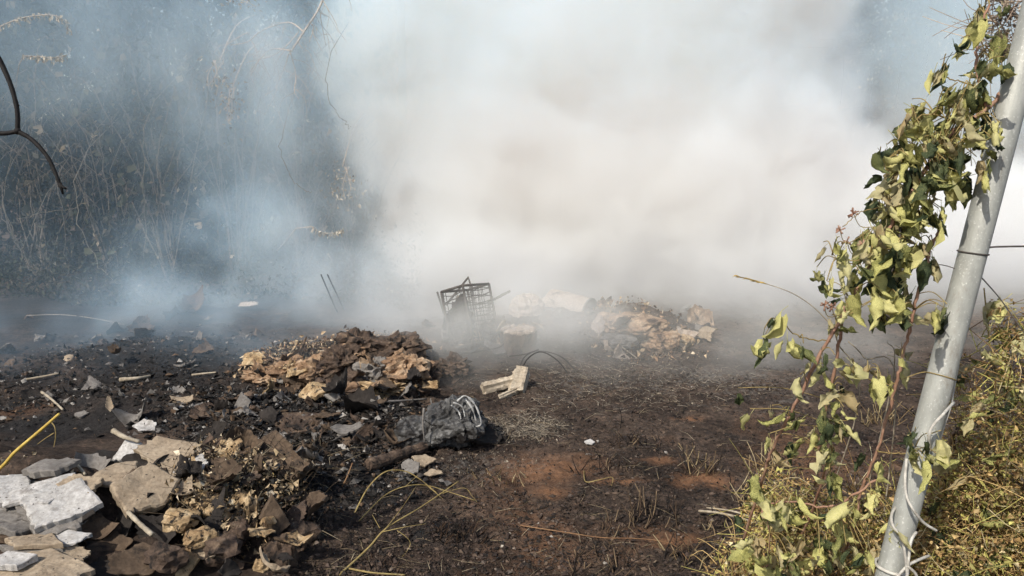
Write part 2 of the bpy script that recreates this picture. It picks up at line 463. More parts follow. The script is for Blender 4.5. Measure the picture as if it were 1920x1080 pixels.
# ------------------------------------------------------------------ smoke: one real cloud of smoke, density in metres
def build_smoke():
    vm = bpy.data.materials.new('smoke')
    vm.use_nodes = True
    t = vm.node_tree
    t.nodes.clear()
    o = t.nodes.new('ShaderNodeOutputMaterial')
    vs = t.nodes.new('ShaderNodeVolumeScatter')
    at = t.nodes.new('ShaderNodeAttribute')
    at.attribute_name = 'density'
    vs.inputs['Color'].default_value = (0.64, 0.83, 1.0, 1)
    vs.inputs['Anisotropy'].default_value = -0.15
    # low warm light over the fire put into scatter colour; drifting smoke bluish
    gp = t.nodes.new('ShaderNodeNewGeometry')
    sp = t.nodes.new('ShaderNodeSeparateXYZ')
    t.links.new(gp.outputs['Position'], sp.inputs[0])
    fac = []
    for sock, a_, b_ in ((sp.outputs[0], -2.6, 0.0), (sp.outputs[2], 2.6, 0.7)):
        mr = t.nodes.new('ShaderNodeMapRange')
        mr.interpolation_type = 'SMOOTHSTEP'
        mr.inputs[1].default_value, mr.inputs[2].default_value = a_, b_
        t.links.new(sock, mr.inputs[0])
        fac.append(mr.outputs[0])
    mm = t.nodes.new('ShaderNodeMath')
    mm.operation = 'MULTIPLY'
    t.links.new(fac[0], mm.inputs[0])
    t.links.new(fac[1], mm.inputs[1])
    t.links.new(mixc(t, mm.outputs[0], (0.56, 0.79, 1.0), (0.95, 0.95, 0.88)), vs.inputs['Color'])
    t.links.new(at.outputs['Fac'], vs.inputs['Density'])
    ab = t.nodes.new('ShaderNodeVolumeAbsorption')
    ab.inputs['Color'].default_value = (0.40, 0.47, 0.46, 1)
    k = t.nodes.new('ShaderNodeMath')
    k.operation = 'MULTIPLY'
    k.inputs[1].default_value = 0.055
    t.links.new(at.outputs['Fac'], k.inputs[0])
    t.links.new(k.outputs[0], ab.inputs['Density'])
    sm_ = t.nodes.new('ShaderNodeAddShader')
    t.links.new(vs.outputs[0], sm_.inputs[0])
    t.links.new(ab.outputs[0], sm_.inputs[1])
    t.links.new(sm_.outputs[0], o.inputs['Volume'])
    ng = bpy.data.node_groups.new('smoke', 'GeometryNodeTree')
    ng.interface.new_socket('Geometry', in_out='OUTPUT', socket_type='NodeSocketGeometry')
    N, Lk = ng.nodes, ng.links
    def m(op, *a):
        n = N.new('ShaderNodeMath')
        n.operation = op
        for i, x in enumerate(a):
            if hasattr(x, 'links'): Lk.new(x, n.inputs[i])
            else: n.inputs[i].default_value = x
        return n.outputs[0]
    def vm_(op, *a):
        n = N.new('ShaderNodeVectorMath')
        n.operation = op
        for i, x in enumerate(a):
            if hasattr(x, 'links'): Lk.new(x, n.inputs[i])
            else: n.inputs[i].default_value = x
        return n.outputs['Value'] if op == 'LENGTH' else n.outputs[0]
    def ns(vec, scale, detail, rough=0.55):
        n = N.new('ShaderNodeTexNoise')
        n.inputs['Scale'].default_value = scale
        n.inputs['Detail'].default_value = detail
        n.inputs['Roughness'].default_value = rough
        Lk.new(vec, n.inputs['Vector'])
        return n
    def sstep(x, a, b, lo=0.0, hi=1.0):
        n = N.new('ShaderNodeMapRange')
        n.interpolation_type = 'SMOOTHSTEP'
        Lk.new(x, n.inputs[0])
        for i, q in enumerate((a, b, lo, hi)):
            n.inputs[1 + i].default_value = q
        return n.outputs[0]
    pos = N.new('GeometryNodeInputPosition').outputs[0]
    def warp(v, sc_, amp, det):
        c = ns(v, sc_, det).outputs[1]
        return vm_('ADD', v, vm_('MULTIPLY', vm_('SUBTRACT', c, (0.5, 0.5, 0.5)), (amp, amp, amp)))
    p1 = warp(pos, 0.55, 0.85, 1.0)
    p1 = warp(p1, 1.7, 0.55, 2.0)
    fine = ns(p1, 1.5, 7.0, 0.68).outputs[0]
    stretched = vm_('MULTIPLY', p1, (1.0, 1.0, 0.6))
    wisp = ns(warp(stretched, 2.6, 0.30, 2.0), 1.35, 7.0, 0.62).outputs[0]
    def blob(px, py, y, rx, ry, rz):
        c = Y(px, py, y)
        k = depth(c) / F
        q = vm_('MULTIPLY', vm_('SUBTRACT', p1, tuple(c)), (1 / (rx * k), 1 / rz, 1 / (ry * k)))
        return m('SUBTRACT', 1.0, vm_('LENGTH', q))
    # thick plume
    big = None
    for b in SMOKE_THICK:
        d = blob(*b[:6])
        big = d if big is None else m('SMOOTH_MAX', big, d, 0.15)
    body = m('ADD', big, m('MULTIPLY', m('SUBTRACT', fine, 0.5), 0.55))
    curls = ns(p1, 4.2, 5.0, 0.6).outputs[0]
    body = m('ADD', body, m('MULTIPLY', m('SUBTRACT', curls, 0.5), 0.34))
    dens = sstep(body, 0.0, 0.22, 0.0, 1.8)
    # thin veils
    for b in SMOKE_THIN:
        d = sstep(blob(*b[:6]), 0.0, 0.8)
        w = sstep(wisp, b[7], b[8], b[9], 1.0)
        dens = m('ADD', dens, m('MULTIPLY', m('MULTIPLY', d, w), b[6]))
    vc = N.new('GeometryNodeVolumeCube')
    lo, hi, vox = (-10.5, 3.9, -0.15), (10.5, 12.4, 6.6), 0.065
    vc.inputs['Min'].default_value = lo
    vc.inputs['Max'].default_value = hi
    for i, ax in enumerate('XYZ'):
        vc.inputs['Resolution ' + ax].default_value = int((hi[i] - lo[i]) / vox)
    # fade to nothing at the box sides
    sx = N.new('ShaderNodeSeparateXYZ')
    Lk.new(pos, sx.inputs[0])
    edge = m('MULTIPLY', sstep(m('ABSOLUTE', sx.outputs[0]), 10.4, 8.5), sstep(sx.outputs[1], 12.3, 11.4))
    edge = m('MULTIPLY', edge, m('MULTIPLY', sstep(sx.outputs[1], 3.95, 4.5), sstep(sx.outputs[2], 6.5, 5.4)))
    dens = m('MULTIPLY', dens, edge)
    dens = m('MULTIPLY', dens, m('GREATER_THAN', dens, 0.004))
    Lk.new(dens, vc.inputs['Density'])
    sm = N.new('GeometryNodeSetMaterial')
    sm.inputs['Material'].default_value = vm
    Lk.new(vc.outputs[0], sm.inputs[0])
    out = N.new('NodeGroupOutput')
    Lk.new(sm.outputs[0], out.inputs[0])
    s = link('smoke', bpy.data.meshes.new('smoke'))
    s.modifiers.new('smoke', 'NODES').node_group = ng
    tag(s, 'thick pale smoke rising from the burning rubbish', 'smoke', kind='stuff')
SMOKE_THICK = [  # px, py, metres ahead, radius px, radius px, radius in depth
    (1000, 440, 8.5, 370, 160, 1.5), (1010, 300, 9.0, 370, 240, 1.8), (1080, 150, 9.4, 480, 320, 2.0), (820, 60, 9.2, 250, 230, 1.6),
    (745, 255, 8.7, 120, 95, 0.9), (1340, 280, 9.3, 300, 300, 1.9), (1310, 20, 9.6, 305, 300, 1.9), (1480, 440, 9.0, 460, 200, 1.8),
    (1800, 460, 9.2, 420, 180, 1.7), (1080, -260, 10.2, 540, 340, 2.2), (1150, 340, 8.7, 520, 200, 1.7), (1400, 380, 8.7, 420, 170, 1.6),
    (690, 215, 8.5, 62, 55, 0.45), (685, 300, 8.4, 52, 48, 0.4), (765, 375, 8.3, 75, 65, 0.5), (640, 120, 8.7, 70, 70, 0.5), (840, 450, 8.1, 90, 60, 0.6)]
SMOKE_THIN = [   # ... density per metre, wisp noise from, to, share of smoke between the wisps
    (480, 490, 7.5, 300, 210, 1.0, 1.9, 0.44, 0.62, 0.12),
    (560, 220, 8.1, 380, 360, 1.2, 1.15, 0.40, 0.62, 0.32),
    (120, 70, 7.8, 600, 320, 1.3, 0.75, 0.38, 0.64, 0.35),
    (100, 450, 7.4, 560, 220, 1.1, 0.20, 0.38, 0.64, 0.30),
    (440, 590, 6.4, 260, 100, 0.9, 1.4, 0.46, 0.62, 0.10),
    (120, 660, 5.8, 600, 150, 1.3, 0.75, 0.44, 0.62, 0.15),
    (800, 530, 6.8, 420, 140, 1.2, 1.5, 0.42, 0.62, 0.35),
    (920, 580, 5.4, 360, 110, 0.8, 2.1, 0.42, 0.60, 0.35),
    (1250, 540, 7.3, 600, 150, 1.3, 1.2, 0.40, 0.62, 0.35),
    (1200, 640, 5.4, 600, 90, 0.9, 0.85, 0.42, 0.62, 0.30),
    (1850, 120, 10.4, 520, 480, 1.3, 1.35, 0.25, 0.60, 0.8),
    (1700, 500, 7.8, 640, 200, 1.5, 0.9, 0.36, 0.62, 0.5),
    (1650, 670, 5.7, 560, 90, 0.9, 0.45, 0.42, 0.62, 0.25),
    (620, 630, 5.4, 360, 90, 0.8, 0.9, 0.46, 0.62, 0.10),
    (850, 740, 4.6, 90, 110, 0.35, 1.0, 0.44, 0.6, 0.0)]
build_smoke()
# ------------------------------------------------------------------ scattered leaf-sized faces (vectorised)
def leafcloud(name, mat, c, size, col, rs, down=0.5, width=0.5, fold=0.25, parent=None):
    n = len(c)
    d = rs.normal(size=(n, 3))
    d[:, 2] -= down * 2
    d /= np.linalg.norm(d, axis=1)[:, None]
    s = np.cross(d, rs.normal(size=(n, 3)))
    s /= np.linalg.norm(s, axis=1)[:, None] + 1e-9
    u = np.cross(d, s)
    L = size[:, None]
    w = width * (0.3 + 1.4 * rs.random((n, 1)) ** 1.5)
    v = np.stack([c, c + d * L * 0.5 + s * L * w * 0.5 + u * L * fold * rs.random((n, 1)), c + d * L,
                  c + d * L * 0.45 - s * L * w * 0.5 + u * L * fold * rs.random((n, 1))], 1).reshape(-1, 3)
    i = np.arange(n)[:, None] * 4
    f = np.concatenate([np.concatenate([i, i + 1, i + 2], 1), np.concatenate([i, i + 2, i + 3], 1)], 1).reshape(-1, 3)
    me = bpy.data.meshes.new(name)
    me.vertices.add(len(v))
    me.vertices.foreach_set('co', v.ravel())
    me.loops.add(len(f) * 3)
    me.loops.foreach_set('vertex_index', f.ravel())
    me.polygons.add(len(f))
    me.polygons.foreach_set('loop_start', np.arange(len(f)) * 3)
    me.polygons.foreach_set('loop_total', np.full(len(f), 3))
    me.update(calc_edges=True)
    me.materials.append(mat)
    a = me.attributes.new('Col', 'FLOAT_COLOR', 'FACE')
    cc = np.repeat(np.concatenate([col, np.ones((n, 1))], 1), 2, axis=0)
    a.data.foreach_set('color', cc.astype('f').ravel())
    return link(name, me, parent)
def pick(rs, n, pal, jit=0.25):
    w = np.array([p[0] for p in pal], float)
    k = rs.choice(len(pal), n, p=w / w.sum())
    c = np.array([p[1] for p in pal])[k]
    return c * (1 + jit * rs.normal(size=(n, 1))).clip(0.4, 1.8)

# ------------------------------------------------------------------ thicket behind the fire
THICK = [(5, (0.030, 0.038, 0.024)), (4, (0.055, 0.060, 0.036)), (3, (0.085, 0.075, 0.05)), (0.35, (0.22, 0.20, 0.155)), (0.06, (0.42, 0.38, 0.30))]
def shrub(x, y, h, rx, ry, n, seed, label, dead=1.0):
    rs = np.random.RandomState(seed)
    rng = random.Random(seed)
    z0 = H(x, y)
    e = empty('thicket_tree', (x, y, z0), label, 'tree', 'trees of the thicket behind the smoke')
    mb = MB()
    tips = []
    for k in range(rng.randint(4, 6)):
        a = rng.uniform(0, 6.28)
        b = rng.uniform(0.2, 0.7)
        top = Vector((math.cos(a) * rx * b, math.sin(a) * ry * b, h * rng.uniform(0.6, 0.92)))
        mid = Vector((top.x * 0.35 + rng.uniform(-.2, .2), top.y * 0.35, top.z * 0.5))
        pts = spline([(rng.uniform(-.12, .12), rng.uniform(-.12, .12), -0.05), mid, top], 6)
        tube(mb, pts, 0.035, 0.008, 6)
        for q in range(9):
            i = rng.randint(3, len(pts) - 1)
            p = pts[i]
            d = Vector((rng.uniform(-1, 1) * rx * .7, rng.uniform(-1, 1) * ry * .7, rng.uniform(-.5, .5)))
            s = spline([p, p + d * .5 + Vector((0, 0, .15)), p + d + Vector((0, 0, -.25))], 4)
            tube(mb, s, 0.012, 0.003, 4)
            tips.append(s[-1])
    mb.build('trunk', M['bark'], e)
    nc = max(30, n // 70)
    u = rs.random(nc)
    zz = h * (0.04 + 0.96 * u ** 0.8)
    shell = np.sqrt(rs.random(nc)) * (0.75 + 0.35 * rs.random(nc))
    an = rs.random(nc) * 6.283
    prof = np.clip(1.1 - ((zz / h - 0.5) / 0.75) ** 2, 0.2, 1)
    cc = np.stack([np.cos(an) * rx * shell * prof, np.sin(an) * ry * shell * prof, zz], 1)
    cc = np.concatenate([cc, np.array([tuple(t) for t in tips])])
    k = rs.randint(0, len(cc), n)
    sp = 0.07 + 0.13 * rs.random(len(cc))
    pts = cc[k] + rs.normal(size=(n, 3)) * sp[k][:, None] * np.array([1, 1, 1.5])
    pts[:, 2] = np.abs(pts[:, 2])
    tone = (0.25 + 1.7 * rs.random(len(cc)) ** 1.5)[k][:, None]
    col = pick(rs, n, THICK) * tone
    leafcloud('crown', M['thicket'], pts, 0.05 + 0.09 * rs.random(n), col, rs, 0.7, 0.6, 0.3, e)
    return e
TREES = [  # x, y, height, rx, ry, leaves, label
    (-8.6, 9.4, 5.2, 1.3, 1.0, 5000, 'dark leafy tree of the thicket cut by the photo\'s left edge, outermost'),
    (-6.9, 9.0, 5.4, 1.25, 0.9, 9000, 'dark tree behind the forked black twig at the upper left'),
    (-5.5, 9.5, 5.0, 1.2, 1.0, 9000, 'dark tree just right of the forked black twig, second in the left thicket'),
    (-4.2, 9.2, 5.6, 1.2, 0.9, 9000, 'dim grey-green tree in the middle of the left thicket'),
    (-3.0, 9.7, 5.2, 1.2, 0.9, 9000, 'bluish hazy tree behind the drifting smoke wisps, left of the pale dead branch'),
    (-2.2, 10.5, 5.4, 0.9, 0.7, 8000, 'hazy tree behind the hanging pale dead branch at the plume\'s left edge'),
    (-0.6, 12.9, 5.6, 1.3, 0.8, 4000, 'tree hidden behind the left half of the thick smoke plume'),
    (1.6, 13.2, 5.6, 1.4, 0.8, 4000, 'tree hidden behind the middle of the thick smoke plume'),
    (3.8, 13.2, 5.8, 1.4, 0.8, 9000, 'tree hidden behind the right half of the thick smoke plume'),
    (5.9, 13.0, 5.6, 1.4, 0.8, 17000, 'faint tree in blue haze just right of the plume\'s upper edge'),
    (7.9, 13.3, 5.6, 1.4, 0.8, 17000, 'faint hazy tree behind the leaning metal pole'),
    (9.9, 13.0, 5.4, 1.4, 0.8, 9000, 'faint hazy tree at the right end of the far thicket'),
    (-4.8, 11.4, 6.4, 1.6, 0.9, 5000, 'taller dark tree in the second row behind the left thicket'),
    (-7.4, 11.4, 6.4, 1.7, 0.9, 5000, 'taller dark tree in the second row at the far left'),
    (-2.2, 11.8, 6.4, 1.6, 0.9, 5000, 'taller hazy tree in the second row beside the smoke plume')]
for q, t_ in enumerate(TREES):
    shrub(*t_[:5], int(t_[5] * 1.7), 100 + q, t_[6])

# low scrub along the thicket's foot
rs = np.random.RandomState(5)
n = 15000
px_ = rs.uniform(-9.5, -1.0, n)
py_ = 7.3 + rs.random(n) * 2.0 + 0.25 * np.sin(px_ * 2.1)
pz_ = hgt(px_, py_) + np.abs(rs.normal(size=n)) * 0.28 * (0.5 + vn(px_ * 1.5, py_ * 1.5)) * np.clip((py_ - 7.3) / 1.2, 0.06, 1)
sc_ = leafcloud('undergrowth', M['thicket'], np.stack([px_, py_, pz_], 1), 0.03 + 0.05 * rs.random(n), pick(rs, n, THICK) * 0.9, rs, -0.2, 0.4, 0.3)
tag(sc_, 'dark low undergrowth along the foot of the left thicket', 'undergrowth', kind='stuff')

# hanging creepers in front of the thicket
M['vinegrey'] = stained('grey_creeper', [(0.3, (0.17, 0.155, 0.13)), (0.7, (0.32, 0.30, 0.25))], 12)
VINES = [([(140, 330), (150, 420), (185, 500), (235, 545)], 8.0, 0.011, (0.7, 0.7)), ([(268, 240), (270, 360), (271, 490)], 8.0, 0.009, None),
         ([(60, 420), (45, 470), (65, 510)], 7.9, 0.007, None), ([(100, 300), (118, 400), (130, 520)], 8.1, 0.007, None),
         ([(205, 320), (228, 390), (232, 420)], 8.1, 0.006, None), ([(315, 320), (300, 370), (290, 430)], 8.1, 0.007, None),
         ([(485, 200), (482, 270), (478, 330)], 8.1, 0.006, None), ([(525, 250), (535, 310), (560, 350), (585, 362)], 7.8, 0.010, None),
         ([(608, 150), (620, 190), (640, 222), (655, 238)], 7.7, 0.009, None), ([(20, 280), (10, 380), (40, 470)], 8.0, 0.006, None),
         ([(160, 290), (150, 380), (70, 400), (20, 420)], 8.1, 0.006, None), ([(410, 260), (408, 380), (412, 480)], 8.2, 0.006, None)]
VL = ['long pale creeper curving down to the right through the dark left thicket', 'straight thin creeper hanging plumb in the dark left thicket',
      'short kinked creeper low at the photo\'s left edge', 'thin creeper hanging just below the forked black twig', 'short bent creeper beside the straight plumb creeper',
      'short slanting creeper right of the straight plumb creeper', 'short plumb creeper below the brown seed tassels', 'hooked creeper curling right below the pale dead branch',
      'thin arched creeper against the plume\'s left edge', 'bowed creeper at the far left edge of the thicket', 'creeper looping sideways under the forked black twig', 'faint plumb creeper in the smoke wisps left of the plume']
for (pp, y, r, _), lab in zip(VINES, VL):
    mb = MB()
    jr = random.Random(len(lab))
    pts = [p + Vector((jr.gauss(0, .012), jr.gauss(0, .02), jr.gauss(0, .012))) for p in spline([Y(a, b, y) for a, b in pp], 7)]
    up_ = pts[0] + Vector((0.05, 1.0, 0.7))
    tube(mb, spline([up_, pts[0] + Vector((0, 0.3, 0.3))], 3) + pts, r * 0.42, r * 0.30, 5)
    o = mb.build('hanging_creeper', M['vinegrey'])
    tag(o, lab, 'creeper', 'creepers hanging in the thicket')

# pale dead branch hanging at the top, and pale sprigs
def twigs(mb, pts, r, rng, lev, spread=0.35, n=7):
    for q in range(n):
        i = rng.randint(1, len(pts) - 1)
        p = pts[i]
        t = (pts[i] - pts[i - 1]).normalized()
        L = rng.uniform(0.12, 0.38) * (1 if lev else 0.6)
        d = (t * 0.5 + Vector((rng.uniform(-1, 1), rng.uniform(-.6, .6), rng.uniform(-1.1, .35)))).normalized() * L
        s = spline([p, p + d * 0.5 + Vector((rng.uniform(-.05, .05), 0, rng.uniform(-.02, .06))), p + d + Vector((0, 0, -0.25 * L))], 4)
        tube(mb, s, r * 0.6, r * 0.25, 4)
        if lev:
            twigs(mb, s, r * 0.6, rng, lev - 1, spread, 3)
def bare_bush(label, px, py, y, h, n, seed, mat):
    rng = random.Random(seed)
    p = Y(px, py, y)
    base = Vector((p.x, y + .3, H(p.x, y + .3)))
    e = empty('bare_bush', base, label, 'bush', 'bare tangled bushes in the thicket')
    mb = MB()
    for q in range(n):
        a = rng.uniform(0, 6.28)
        r_ = rng.uniform(.2, 1.1)
        top = Vector((math.cos(a) * r_, math.sin(a) * r_ * .5, h * rng.uniform(.45, 1)))
        pts = spline([(rng.uniform(-.1, .1), rng.uniform(-.1, .1), -.03), Vector((top.x * .4 + rng.gauss(0, .12), top.y * .4, top.z * .6)), top, top + Vector((rng.gauss(0, .4), 0, -rng.uniform(.1, .7)))], 6)
        pts = [q_ + Vector((rng.gauss(0, .015), rng.gauss(0, .015), rng.gauss(0, .015))) for q_ in pts]
        tube(mb, pts, .009, .002, 4)
        twigs(mb, pts, .005, rng, 1, n=6)
    mb.build('branches', M[mat], e)
M['greytwig'] = stained('grey_twig', [(0.3, (0.12, 0.105, 0.09)), (0.7, (0.27, 0.24, 0.205))], 12)
for q, a in enumerate([('bare tangled bush at the photo\'s left edge under the frond', 30, 400, 8.4, 2.9), ('bare tangled bush right of the forked black twig', 170, 380, 8.5, 2.6), ('bare tangled bush in the dark middle of the left thicket', 290, 400, 8.3, 3.1),
                       ('bare tangled bush behind the bluish smoke wisps', 420, 380, 8.5, 3.2), ('bare tangled bush below the pale dead branch', 540, 380, 8.6, 3.0), ('bare bush at the plume\'s left edge near the sagging frond', 640, 380, 8.9, 2.4)]):
    bare_bush(*a, 13, 300 + q, 'greytwig')
rng = random.Random(8)
e = empty('dead_branch', Y(640, -120, 8.0), 'pale bare dead branch with drooping twigs hanging at the plume\'s left edge', 'branch')
O_ = e.location
mb = MB()
for pp, r in [([(640, -120), (605, 0), (570, 60), (540, 105)], 0.016), ([(570, 60), (540, 42), (490, 58), (465, 78), (430, 85)], 0.009),
              ([(545, 95), (510, 92), (490, 108), (468, 135)], 0.009), ([(540, 105), (532, 130), (515, 165), (497, 178)], 0.009), ([(545, 100), (555, 140), (552, 170), (560, 185)], 0.008),
              ([(590, 30), (560, 72), (566, 90)], 0.006), ([(465, 60), (425, 85), (420, 110)], 0.006), ([(560, 60), (520, 100), (460, 118)], 0.006)]:
    pts = [p - O_ for p in spline([Y(a, b, 8.0 + rng.uniform(-.15, .1)) for a, b in pp], 6)]
    tube(mb, pts, r, r * 0.5, 5, wob=0.15, rng=rng)
    twigs(mb, pts, r * 0.7, rng, 1, n=5)
mb.build('branch_wood', M['paletwig'], e)
mb = MB()
tube(mb, [p - O_ for p in spline([Y(640, -120, 8.0), Y(700, -210, 8.8), Y(745, -150, 9.6), Y(760, 500, 9.9)], 6)], 0.02, 0.06, 7)
mb.build('trunk', M['bark'], e)
def tassel(name, label, px, py, w, h, y, n, seed, pal, stem):
    rs = np.random.RandomState(seed)
    k = y / F
    c = Y(px, py, y)
    e = empty(name, c, label, 'seed spray', 'pale sprays hanging in the thicket')
    pts = np.stack([rs.normal(size=n) * w * k * 0.4, rs.normal(size=n) * 0.12, rs.normal(size=n) * h * k * 0.4], 1)
    leafcloud('dry_leaves', M['dryleaf'], pts, 0.025 + 0.035 * rs.random(n), pick(rs, n, pal), rs, 0.6, 0.5, 0.4, e)
    mb = MB()
    r_ = random.Random(seed)
    for q in range(stem):
        a = Vector((r_.uniform(-.3, .3) * w * k, 0.1, h * k * 0.6))
        b = Vector((r_.uniform(-.5, .5) * w * k, 0, -h * k * r_.uniform(0.1, 0.5)))
        tube(mb, spline([a, (a + b) / 2 + Vector((r_.uniform(-.06, .06), 0, 0)), b], 5), 0.006, 0.003, 4)
    tube(mb, spline([(0, 0.1, h * k * 0.6), (0.05, 0.5, h * k * 0.6 + .4), (0.1, 1.0, h * k * .6 + .6)], 4), 0.007, 0.007, 4)
    mb.build('stem', M['paletwig'], e)
PALE = [(3, (0.42, 0.38, 0.30)), (2, (0.55, 0.52, 0.44)), (1, (0.25, 0.2, 0.13))]
TAN = [(3, (0.36, 0.28, 0.17)), (2, (0.48, 0.40, 0.27)), (1, (0.2, 0.14, 0.08))]
tassel('seed_spray', 'brownish seed tassel hanging left of the pale dead branch', 432, 200, 30, 60, 7.9, 90, 3, TAN, 4)
tassel('seed_spray', 'loose pale dry leaves hanging above the brownish tassel', 408, 150, 45, 60, 7.9, 70, 4, PALE, 4)
tassel('seed_spray', 'sprinkle of pale dry leaves right below the plume\'s left puff', 640, 350, 45, 60, 8.0, 110, 5, PALE, 3)
tassel('seed_spray', 'faint pale leaf spray at the very top left of the plume', 455, 4, 40, 12, 8.0, 40, 6, TAN, 2)
def sprig(label, pp, y, seed):
    rs = np.random.RandomState(seed)
    base = Y(pp[0][0], pp[0][1], y)
    e = empty('dry_frond', base, label, 'frond', 'pale arching fronds')
    pts = [p - base for p in spline([Y(a, b, y) for a, b in pp], 8)]
    mb = MB()
    tube(mb, [Vector((-0.6, 0.7, -0.35)), Vector((-0.25, .3, -0.05))] + pts, 0.007, 0.003, 4)
    mb.build('stem', M['paletwig'], e)
    P_ = np.array([tuple(p) for p in pts])
    k = rs.randint(0, len(P_), 110)
    c = P_[k] + rs.normal(size=(110, 3)) * 0.012
    leafcloud('leaflets', M['dryleaf'], c, 0.03 + 0.03 * rs.random(110), pick(rs, 110, PALE, 0.12) * 1.15, rs, 0.9, 0.35, 0.3, e)
sprig('pale arched frond with hanging leaflets at the top left corner', [(0, 50), (40, 34), (90, 28), (118, 36), (132, 60)], 7.4, 1)
sprig('short straight pale frond below the arched frond', [(45, 105), (75, 106), (100, 108), (123, 104)], 7.4, 2)
sprig('curved pale frond sagging low left of the plume', [(585, 425), (600, 435), (625, 437), (642, 431)], 7.6, 3)

# ------------------------------------------------------------------ broken boards and scraps
def outline(rng, k, jag, n=44, squarish=True):
    """a broken piece: k corners, straight-ish sides with torn edges, within the unit box"""
    a0 = rng.uniform(0, 6.28)
    cs = []
    for i in range(k):
        a = a0 + 2 * math.pi * (i + rng.uniform(-.22, .22)) / k
        r = rng.uniform(0.8, 1.15)
        cs.append(Vector((math.cos(a) * r, math.sin(a) * r)))
    per = [(cs[(i + 1) % k] - cs[i]).length for i in range(k)]
    out = []
    for i in range(k):
        m = max(3, int(n * per[i] / sum(per)))
        torn = rng.random() < 0.7
        for j in range(m):
            p = cs[i].lerp(cs[(i + 1) % k], j / m)
            q = p * (1 + (rng.uniform(-jag, jag) if torn and j else rng.uniform(-.012, .012)))
            out.append(q)
    xs, ys = [p.x for p in out], [p.y for p in out]
    return [((p.x - min(xs)) / (max(xs) - min(xs)) - .5, (p.y - min(ys)) / (max(ys) - min(ys)) - .5) for p in out]
def slab(mb, w, l, th, rng, k=5, jag=0.06, bend=0.1, rough=0.004, z0=0.0, curl=0.0):
    jag += 0.025
    th *= 1.35
    rough += 0.002
    o = outline(rng, k, jag)
    n = len(o)
    rings = (1.0, 0.93, 0.72, 0.45, 0.2)
    sx, sy, sd = rng.uniform(0, 50), rng.uniform(0, 50), rng.uniform(0, 50)
    bx, by = rng.uniform(-1, 1), rng.uniform(-1, 1)
    oo = np.array(o)
    XY = np.concatenate([oo * r for r in rings] + [np.zeros((1, 2))]) * np.array([w, l])
    x, y = XY[:, 0], XY[:, 1]
    base = bend * (bx * x * x / max(w, .01) + by * y * y / max(l, .01)) * 2 + curl * np.maximum(0, x / w) ** 2 * w * 4
    hh = np.full(len(XY), 0.5)
    hh[:n] = 0.36
    v, f = [], []
    for side in (1, -1):
        nn = fbm((x + sx) * 14, (y + sy) * 14, np.full(len(x), sd + side * 3), 3) * rough * 2
        z = z0 + side * hh * th + base + nn
        v += np.stack([x, y, z], 1).tolist()
    per = n * len(rings) + 1
    for s in (0, 1):
        b = s * per
        for ri in range(len(rings) - 1):
            for i in range(n):
                q = (b + ri * n + i, b + ri * n + (i + 1) % n, b + (ri + 1) * n + (i + 1) % n, b + (ri + 1) * n + i)
                f.append(q if s == 0 else q[::-1])
        lr = b + (len(rings) - 1) * n
        for i in range(n):
            q = (lr + i, lr + (i + 1) % n, b + per - 1)
            f.append(q if s == 0 else q[::-1])
    for i in range(n):
        f.append((i, per + i, per + (i + 1) % n, (i + 1) % n))
    mb.add(v, f)
_BS = [0]
def board(px, py, z, wpx, hpx, tilt, yaw, mat, label, th=0.016, roll=0, k=5, jag=0.05, bend=0.1, rough=0.004, layers=1, curl=0.0, name='broken_board', cat='board', group='broken boards on the near heap'):
    _BS[0] += 1
    rng = random.Random(900 + _BS[0])
    for _ in range(5):
        p = G(px, py, z)
        z = max(z, H(p.x, p.y) + th)
    t = depth(p) / F
    dep = math.atan2(CH - z, p.y)
    l = hpx * t / max(0.3, math.sin(dep + R(tilt)))
    w = wpx * t
    if abs(yaw) % 180 > 55 and abs(yaw) % 180 < 125:
        w, l = l, w
    e = None
    mb = MB()
    slab(mb, w, l, th, rng, k, jag, bend, rough, 0, curl)
    if layers > 1:
        o = empty(name, p, label, cat, group)
        mb.build('face_sheet', M[mat], o, smooth=False)
        for q in range(1, layers):
            m2 = MB()
            slab(m2, w * rng.uniform(0.8, 1.0), l * rng.uniform(0.8, 1.0), th * 0.9, rng, k, jag * 1.5, bend, rough, -q * th * 1.05, 0)
            c = m2.build('under_layer', M['grey' if mat == 'white' else 'brown' if q % 2 else mat], o, smooth=False)
            c.location = (rng.uniform(-.06, .06) * w, rng.uniform(-.06, .06) * l, 0)
    else:
        o = mb.build(name, M[mat], smooth=False)
        o.location = p
        tag(o, label, cat, group)
    o.rotation_euler = Euler((R(tilt), R(roll), R(yaw)))
    return o
B = board
B(20, 918, .32, 110, 62, 8, 8, 'white', 'pale board with clean square edge, cut by the left edge of the photo', .02, 4, 4, .02, layers=2)
B(82, 925, .325, 130, 52, 10, 20, 'white', 'pale board with a torn step edge, lying on the big white board', .012, -4, 5, .09)
B(112, 950, .30, 150, 92, 18, -12, 'white', 'big white board with a pointed lower corner on top of the near heap', .022, 8, 4, .05, .06, layers=2)
B(215, 888, .33, 96, 42, 8, 15, 'tan', 'flat tan board between the big white board and the thick tan slab', .014, 0, 5, .06)
B(272, 918, .30, 118, 98, 34, 24, 'tan', 'thick tan slab tilted toward the viewer at the middle of the near heap', .035, 10, 5, .03, .03, layers=2)
B(318, 848, .30, 122, 48, 14, -16, 'tan', 'tan board with ragged right edge at the top of the near heap', .014, 6, 5, .08)
B(358, 876, .29, 54, 44, 22, -30, 'white', 'small white curled flake at the right end of the top tan board', .006, 22, 5, .08, .5, curl=.25)
B(95, 876, .27, 100, 30, 6, 10, 'grey', 'grey speckled slab behind the white boards on the near heap', .02, -6, 5, .08)
B(168, 872, .29, 58, 48, 40, 32, 'grey', 'grey curled sheet standing behind the flat tan board', .006, 20, 5, .06, .6, curl=.4)
